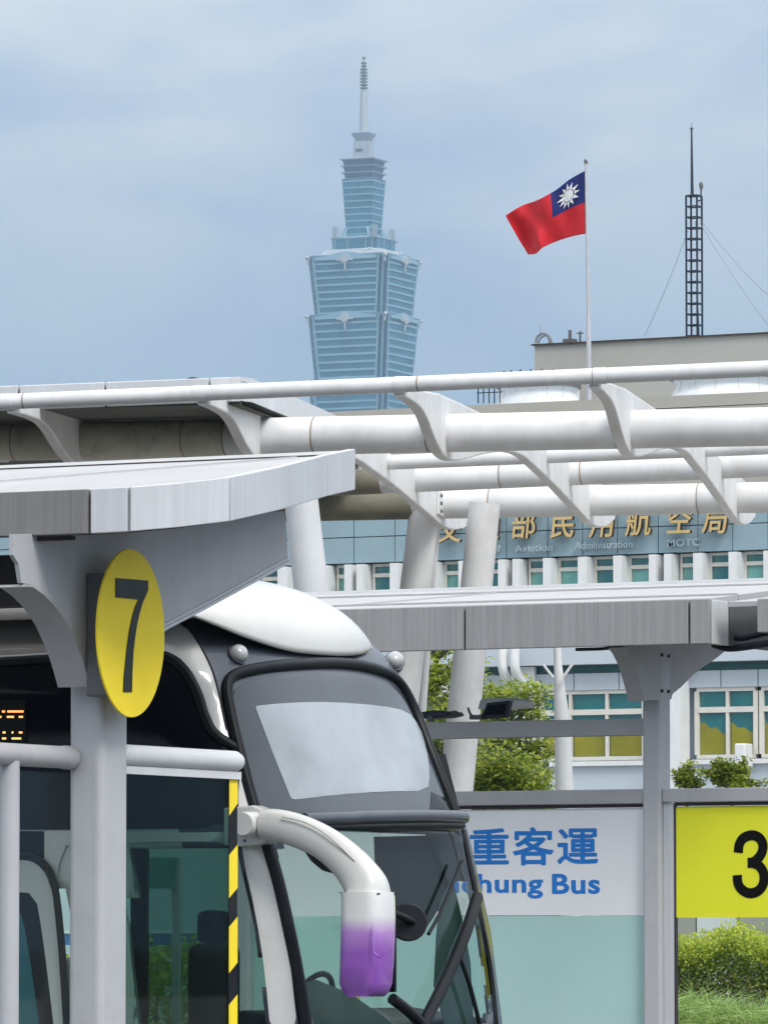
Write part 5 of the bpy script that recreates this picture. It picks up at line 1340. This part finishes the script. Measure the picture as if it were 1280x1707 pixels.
# roof pod: a long smooth fairing that droops towards the brow
def pod():
    mb = MB(); nu, nv = 46, 36; vs0 = 27.44; hwid = .89
    for j in range(nv+1):
        c = -1+2*j/nv; c = math.copysign(abs(c)**.75, c)
        far_ = c > 0; uf = -14.745-(.07 if far_ else .17)*abs(c)**(4.5 if far_ else 2.6); zb = 3.125+(.07 if far_ else .16)*abs(c)**(3.5 if far_ else 2.0); H = max(.01, (3.58-zb)*(1-abs(c)**(7 if far_ else 3.2))**.5)
        for i in range(nu+1):
            q = i/nu; x = 4.0*q**2.2; k = min(1, x/.95)
            mb.v.append(Vector((uf-x, vs0+hwid*c, zb+H*(1-(1-k)**2.3)**(1/2.3)+.0*x)))
    for j in range(nv):
        for i in range(nu): mb.f.append((j*(nu+1)+i, j*(nu+1)+i+1, (j+1)*(nu+1)+i+1, (j+1)*(nu+1)+i)); mb.mi.append(0)
    o = mb.build('roof_fairing', M_buswhite, BUS, smooth=True)
    sd_ = o.modifiers.new('s', 'SOLIDIFY'); sd_.thickness = .02; sd_.offset = -1
pod()
# mirror arm and head
def mirror():
    Vm = VN-.03
    p = lambda x, y, v=0: onV(x, y, Vm+v)
    # mount
    base = MB().prism([p(372, 1347, .0), p(420, 1343), p(443, 1352), p(446, 1398), p(436, 1408), p(398, 1412), p(372, 1410)], (0, .12, 0)).build('mirror_mount', M_buswhite, BUS, bevel=.01)
    q = p(423, 1375); MB().tube([q+Vector((0, -.115, 0)), q+Vector((0, -.10, 0)), q+Vector((0, .02, 0))], [.056, .064, .066], 28).build('pivot_cap', M_buswhite, base, smooth=True)
    for x, y in ((407, 1357), (408, 1402)):
        s_ = p(x, y); MB().tube([s_, s_+Vector((0, -.006, 0))], .007, 8).build('screw', M_darkgrey, base)
    # arm: centre line with half-widths in pixels, swept as flattened tube
    CL = [(440, 1374, 25), (460, 1376, 27), (492, 1384, 28), (526, 1398, 28), (556, 1417, 29), (583, 1441, 30), (601, 1464, 32), (610, 1480, 33.5), (612.5, 1494, 33.5)]
    P = catmull([(x, y, w_) for x, y, w_ in CL], 5)
    pts = [p(v.x, v.y, -.02) for v in P]; rad = [v.z*(.00302+.00036*max(0, (k_/(len(P)-1)-.5)*2)) for k_, v in enumerate(P)]
    arm = MB(); n = 20; base_i = 0
    up_v = Vector((0, -1, 0))
    for i, (c, r_) in enumerate(zip(pts, rad)):
        t_ = (pts[min(i+1, len(pts)-1)]-pts[max(i-1, 0)]).normalized(); a_ = t_.cross(up_v).normalized()
        for j in range(n):
            th = 2*PI*j/n; cx = math.copysign(abs(math.cos(th))**.8, math.cos(th)); sx_ = math.copysign(abs(math.sin(th))**.8, math.sin(th))
            arm.v.append(c+a_*cx*r_+up_v*sx_*(.07+.045*max(0, (i/(len(pts)-1)-.5)*2)))
    for i in range(len(pts)-1):
        for j in range(n): arm.f.append((i*n+j, i*n+(j+1) % n, (i+1)*n+(j+1) % n, (i+1)*n+j)); arm.mi.append(0)
    arm.f += [tuple(range(n))[::-1], tuple((len(pts)-1)*n+j for j in range(n))]; arm.mi += [0, 0]
    ao = arm.build('mirror_arm', M_buswhite, BUS, smooth=True)
    MB().tube(catmull([p(470, 1362, -.095), p(510, 1372, -.095), p(550, 1396, -.095), p(592, 1436, -.095)], 5), .005, 6).build('crease', M_buswhite, ao, smooth=True)
    MB().prism([p(516, 1421, -.0), p(530, 1424), p(555, 1443), p(566, 1458), (p(545, 1452)), p(526, 1436)], (0, -.05, 0)).build('arm_recess', M_black, ao)
    MB().bar(p(581, 1489, -.02), p(645, 1491, -.02), .19, .008).build('joint_line', M_black, ao)
    # head: rounded box, white running into purple
    hd = MB(); secs = [(1488, 579, 646), (1500, 580, 647.5), (1530, 580, 648), (1570, 579, 647), (1610, 578, 645), (1640, 577, 643), (1655, 579, 640), (1662, 586, 632)]
    n = 28
    for (y, x0, x1) in secs:
        a_, b_ = p(x0, y, -.02), p(x1, y, -.02); c = (a_+b_)/2; r_ = (b_.x-a_.x)/2; dp = .13 if y < 1650 else .10
        for j in range(n):
            th = 2*PI*j/n; cx = math.copysign(abs(math.cos(th))**.55, math.cos(th)); sx_ = math.copysign(abs(math.sin(th))**.55, math.sin(th))
            hd.v.append(c+Vector((cx*r_, sx_*dp, 0)))
    for i in range(len(secs)-1):
        for j in range(n): hd.f.append((i*n+j, i*n+(j+1) % n, (i+1)*n+(j+1) % n, (i+1)*n+j)); hd.mi.append(0)
    hd.f += [tuple(range(n)), tuple((len(secs)-1)*n+j for j in range(n))]; hd.mi += [0, 0]
    pm = bpy.data.materials.new('white_to_purple_paint'); pm.use_nodes = True; t = pm.node_tree; b = t.nodes['Principled BSDF']
    g = t.nodes.new('ShaderNodeNewGeometry'); sp = t.nodes.new('ShaderNodeSeparateXYZ'); mr = t.nodes.new('ShaderNodeMapRange')
    nz = t.nodes.new('ShaderNodeTexNoise'); nz.inputs['Scale'].default_value = 9; ad = t.nodes.new('ShaderNodeMath'); ad.operation = 'MULTIPLY_ADD'; ad.inputs[1].default_value = .05
    t.links.new(g.outputs['Position'], sp.inputs[0]); t.links.new(g.outputs['Position'], nz.inputs[0]); t.links.new(nz.outputs[0], ad.inputs[0]); t.links.new(sp.outputs[2], ad.inputs[2])
    mr.inputs[1].default_value = p(612, 1580).z; mr.inputs[2].default_value = p(612, 1520).z; t.links.new(ad.outputs[0], mr.inputs[0])
    rp = t.nodes.new('ShaderNodeValToRGB'); rp.color_ramp.elements[0].color = (.26, .085, .44, 1); rp.color_ramp.elements[1].color = (.74, .73, .72, 1)
    rp.color_ramp.elements.new(.55).color = (.44, .22, .58, 1)
    t.links.new(mr.outputs[0], rp.inputs[0]); t.links.new(rp.outputs[0], b.inputs['Base Color']); b.inputs['Roughness'].default_value = .3; b.inputs['Coat Weight'].default_value = .5
    ho = hd.build('mirror_head', pm, BUS, smooth=True)
    a_ = p(640, 1560, .13)
    MB().box((p(583, 1500).x, Vm+.115, p(600, 1655).z), (p(640, 1500).x, Vm+.135, p(600, 1500).z)).build('mirror_glass', M_blackglass, ho)
    MB().tube(catmull([p(622, 1540, -.155), p(622, 1580, -.158), p(626, 1592, -.158), p(634, 1596, -.155), p(640, 1590, -.145)], 5), .005, 6).build('crease', pm, ho)
    # round kerb mirror in front of the windscreen
    c = at(681, 1538, 30.6)
    nn = Vector((math.cos(A)*.25+.55, -.75, .1)).normalized()
    km = MB(); n = 32; ex_ = nn.cross(Vector((0, 0, 1))).normalized(); ez_ = ex_.cross(nn)
    for off_, rr in ((0, .098), (.012, .105), (.03, .10), (.06, .06)):
        for j in range(n): km.v.append(c-nn*off_+ex_*math.cos(2*PI*j/n)*rr*1.0+ez_*math.sin(2*PI*j/n)*rr*.93)
    for i in range(3):
        for j in range(n): km.f.append((i*n+j, i*n+(j+1) % n, (i+1)*n+(j+1) % n, (i+1)*n+j)); km.mi.append(0)
    km.f += [tuple(range(n)), tuple(3*n+j for j in range(n))]; km.mi += [0, 0]
    ko = km.build('round_mirror', M_black, BUS, smooth=True)
    MB().tube(catmull([c+nn*.01-ex_*.02, at(668, 1528, 30.5), at(655, 1524, 30.5), at(646, 1524, 30.4)], 4), .02, 8).build('mirror_stem', M_black, ko, smooth=True)
mirror()
# wipers
def wiper(path, r, name='wiper'):
    P = []
    for x, y in path:
        l_, nrm = hit(x, y)
        if l_ is not None: P.append(l_+nrm*.05)
    return MB().tube(catmull(P, 5), r, 8).build(name, M_black, BUS, smooth=True)
w1 = wiper([(781, 1500), (764, 1552), (745, 1600), (722, 1650), (697, 1700), (685, 1730)], .034)
w3 = wiper([(640, 1668), (668, 1690), (690, 1712), (705, 1740)], .03)
w4 = wiper([(756, 1440), (740, 1480), (718, 1530), (700, 1560)], .010)
wiper([(752, 1598), (770, 1650), (790, 1730)], .012)
# interior
MB().box((-26, VN+.05, .45), (-14.4, VFAR-.05, .5)).build('cabin_floor', M_interior, BUS)
dsh = MB().prism([Vector((-14.75, VN+.25, 1.28)), Vector((-14.35, VN+.35, 1.22)), Vector((-14.35, VN+.35, .55)), Vector((-15.0, VN+.25, .55)), Vector((-15.0, VN+.25, 1.2))], (0, 1.95, 0)).build('dashboard', M_darkgrey, BUS, bevel=.03)
def seat(u, v, lab='seat'):
    s_ = MB().box((u-.45, v-.22, .85), (u, v+.22, 1.0)).build('seat', M_seat, BUS, bevel=.04)
    MB().box((u-.5, v-.22, 1.0), (u-.38, v+.22, 1.62)).build('seat_back', M_seat, s_, bevel=.05)
    MB().box((u-.49, v-.13, 1.62), (u-.40, v+.13, 1.8)).build('headrest', M_seat, s_, bevel=.04)
seat(-15.35, VFAR-.65)
for k in range(6):
    for v in (VN+.4, VN+.85, VFAR-.85, VFAR-.4): seat(-18.8-k*.85, v)
# steering wheel
c = Vector((-15.2, VFAR-.7, 1.25)); rim = [c+Vector((.1*math.cos(t), .23*math.sin(t), .21*math.cos(t))) for t in [2*PI*k/24 for k in range(25)]]
MB().tube(rim, .017, 6).bar(c-Vector((0, .22, 0)), c+Vector((0, .22, 0)), .03).tube([c, c+Vector((.35, 0, -.35))], .03, 8).build('steering_wheel', M_black, BUS, smooth=True)
# yellow grab pole, far-side window glass, ceiling, pillars
MB().tube([at(595, 1655, 30.9), at(578, 1740, 30.9)], .022, 8).build('grab_pole', M_yellow, BUS, smooth=True)
MB().box((-20, VFAR-.02, 1.05), (-15.1, VFAR-.012, 2.35)).build('driver_window', M_clearglass, BUS)
for u in (-16.6, -18.1): MB().box((u-.05, VFAR-.06, 1.0), (u+.05, VFAR-.03, 2.4)).build('window_pillar', M_interior, BUS)
MB().box((-26, VN+.15, 2.66), (-14.9, VFAR-.15, 2.7)).build('ceiling', M_interior, BUS)
MB().box((-26, VN+.1, .5), (-18.2, VN+.13, 1.2)).build('lining', M_interior, BUS)
MB().prism([Vector((-14.62, VFAR-.75, 2.64)), Vector((-14.62, VFAR-.2, 2.64)), Vector((-14.35, VFAR-.35, 1.95)), Vector((-14.35, VFAR-.7, 1.95))], (-.03, 0, 0)).build('sun_visor', M_interior, BUS)

# ------------------------------------------------------------------ haze
hz = MB().box((-5300, -5300, -1), (5300, 5300, 545)).build('haze', M_white, kind='stuff')
hm = bpy.data.materials.new('haze_volume'); hm.use_nodes = True; t = hm.node_tree; t.nodes.clear()
o_ = t.nodes.new('ShaderNodeOutputMaterial'); pv = t.nodes.new('ShaderNodeVolumePrincipled')
pv.inputs['Color'].default_value = (.55, .80, 1, 1); pv.inputs['Density'].default_value = .00012; pv.inputs['Anisotropy'].default_value = .2
t.links.new(pv.outputs[0], o_.inputs['Volume'])
hz.data.materials.clear(); hz.data.materials.append(hm)
hz['label'] = 'thin pale bluish haze over the city'
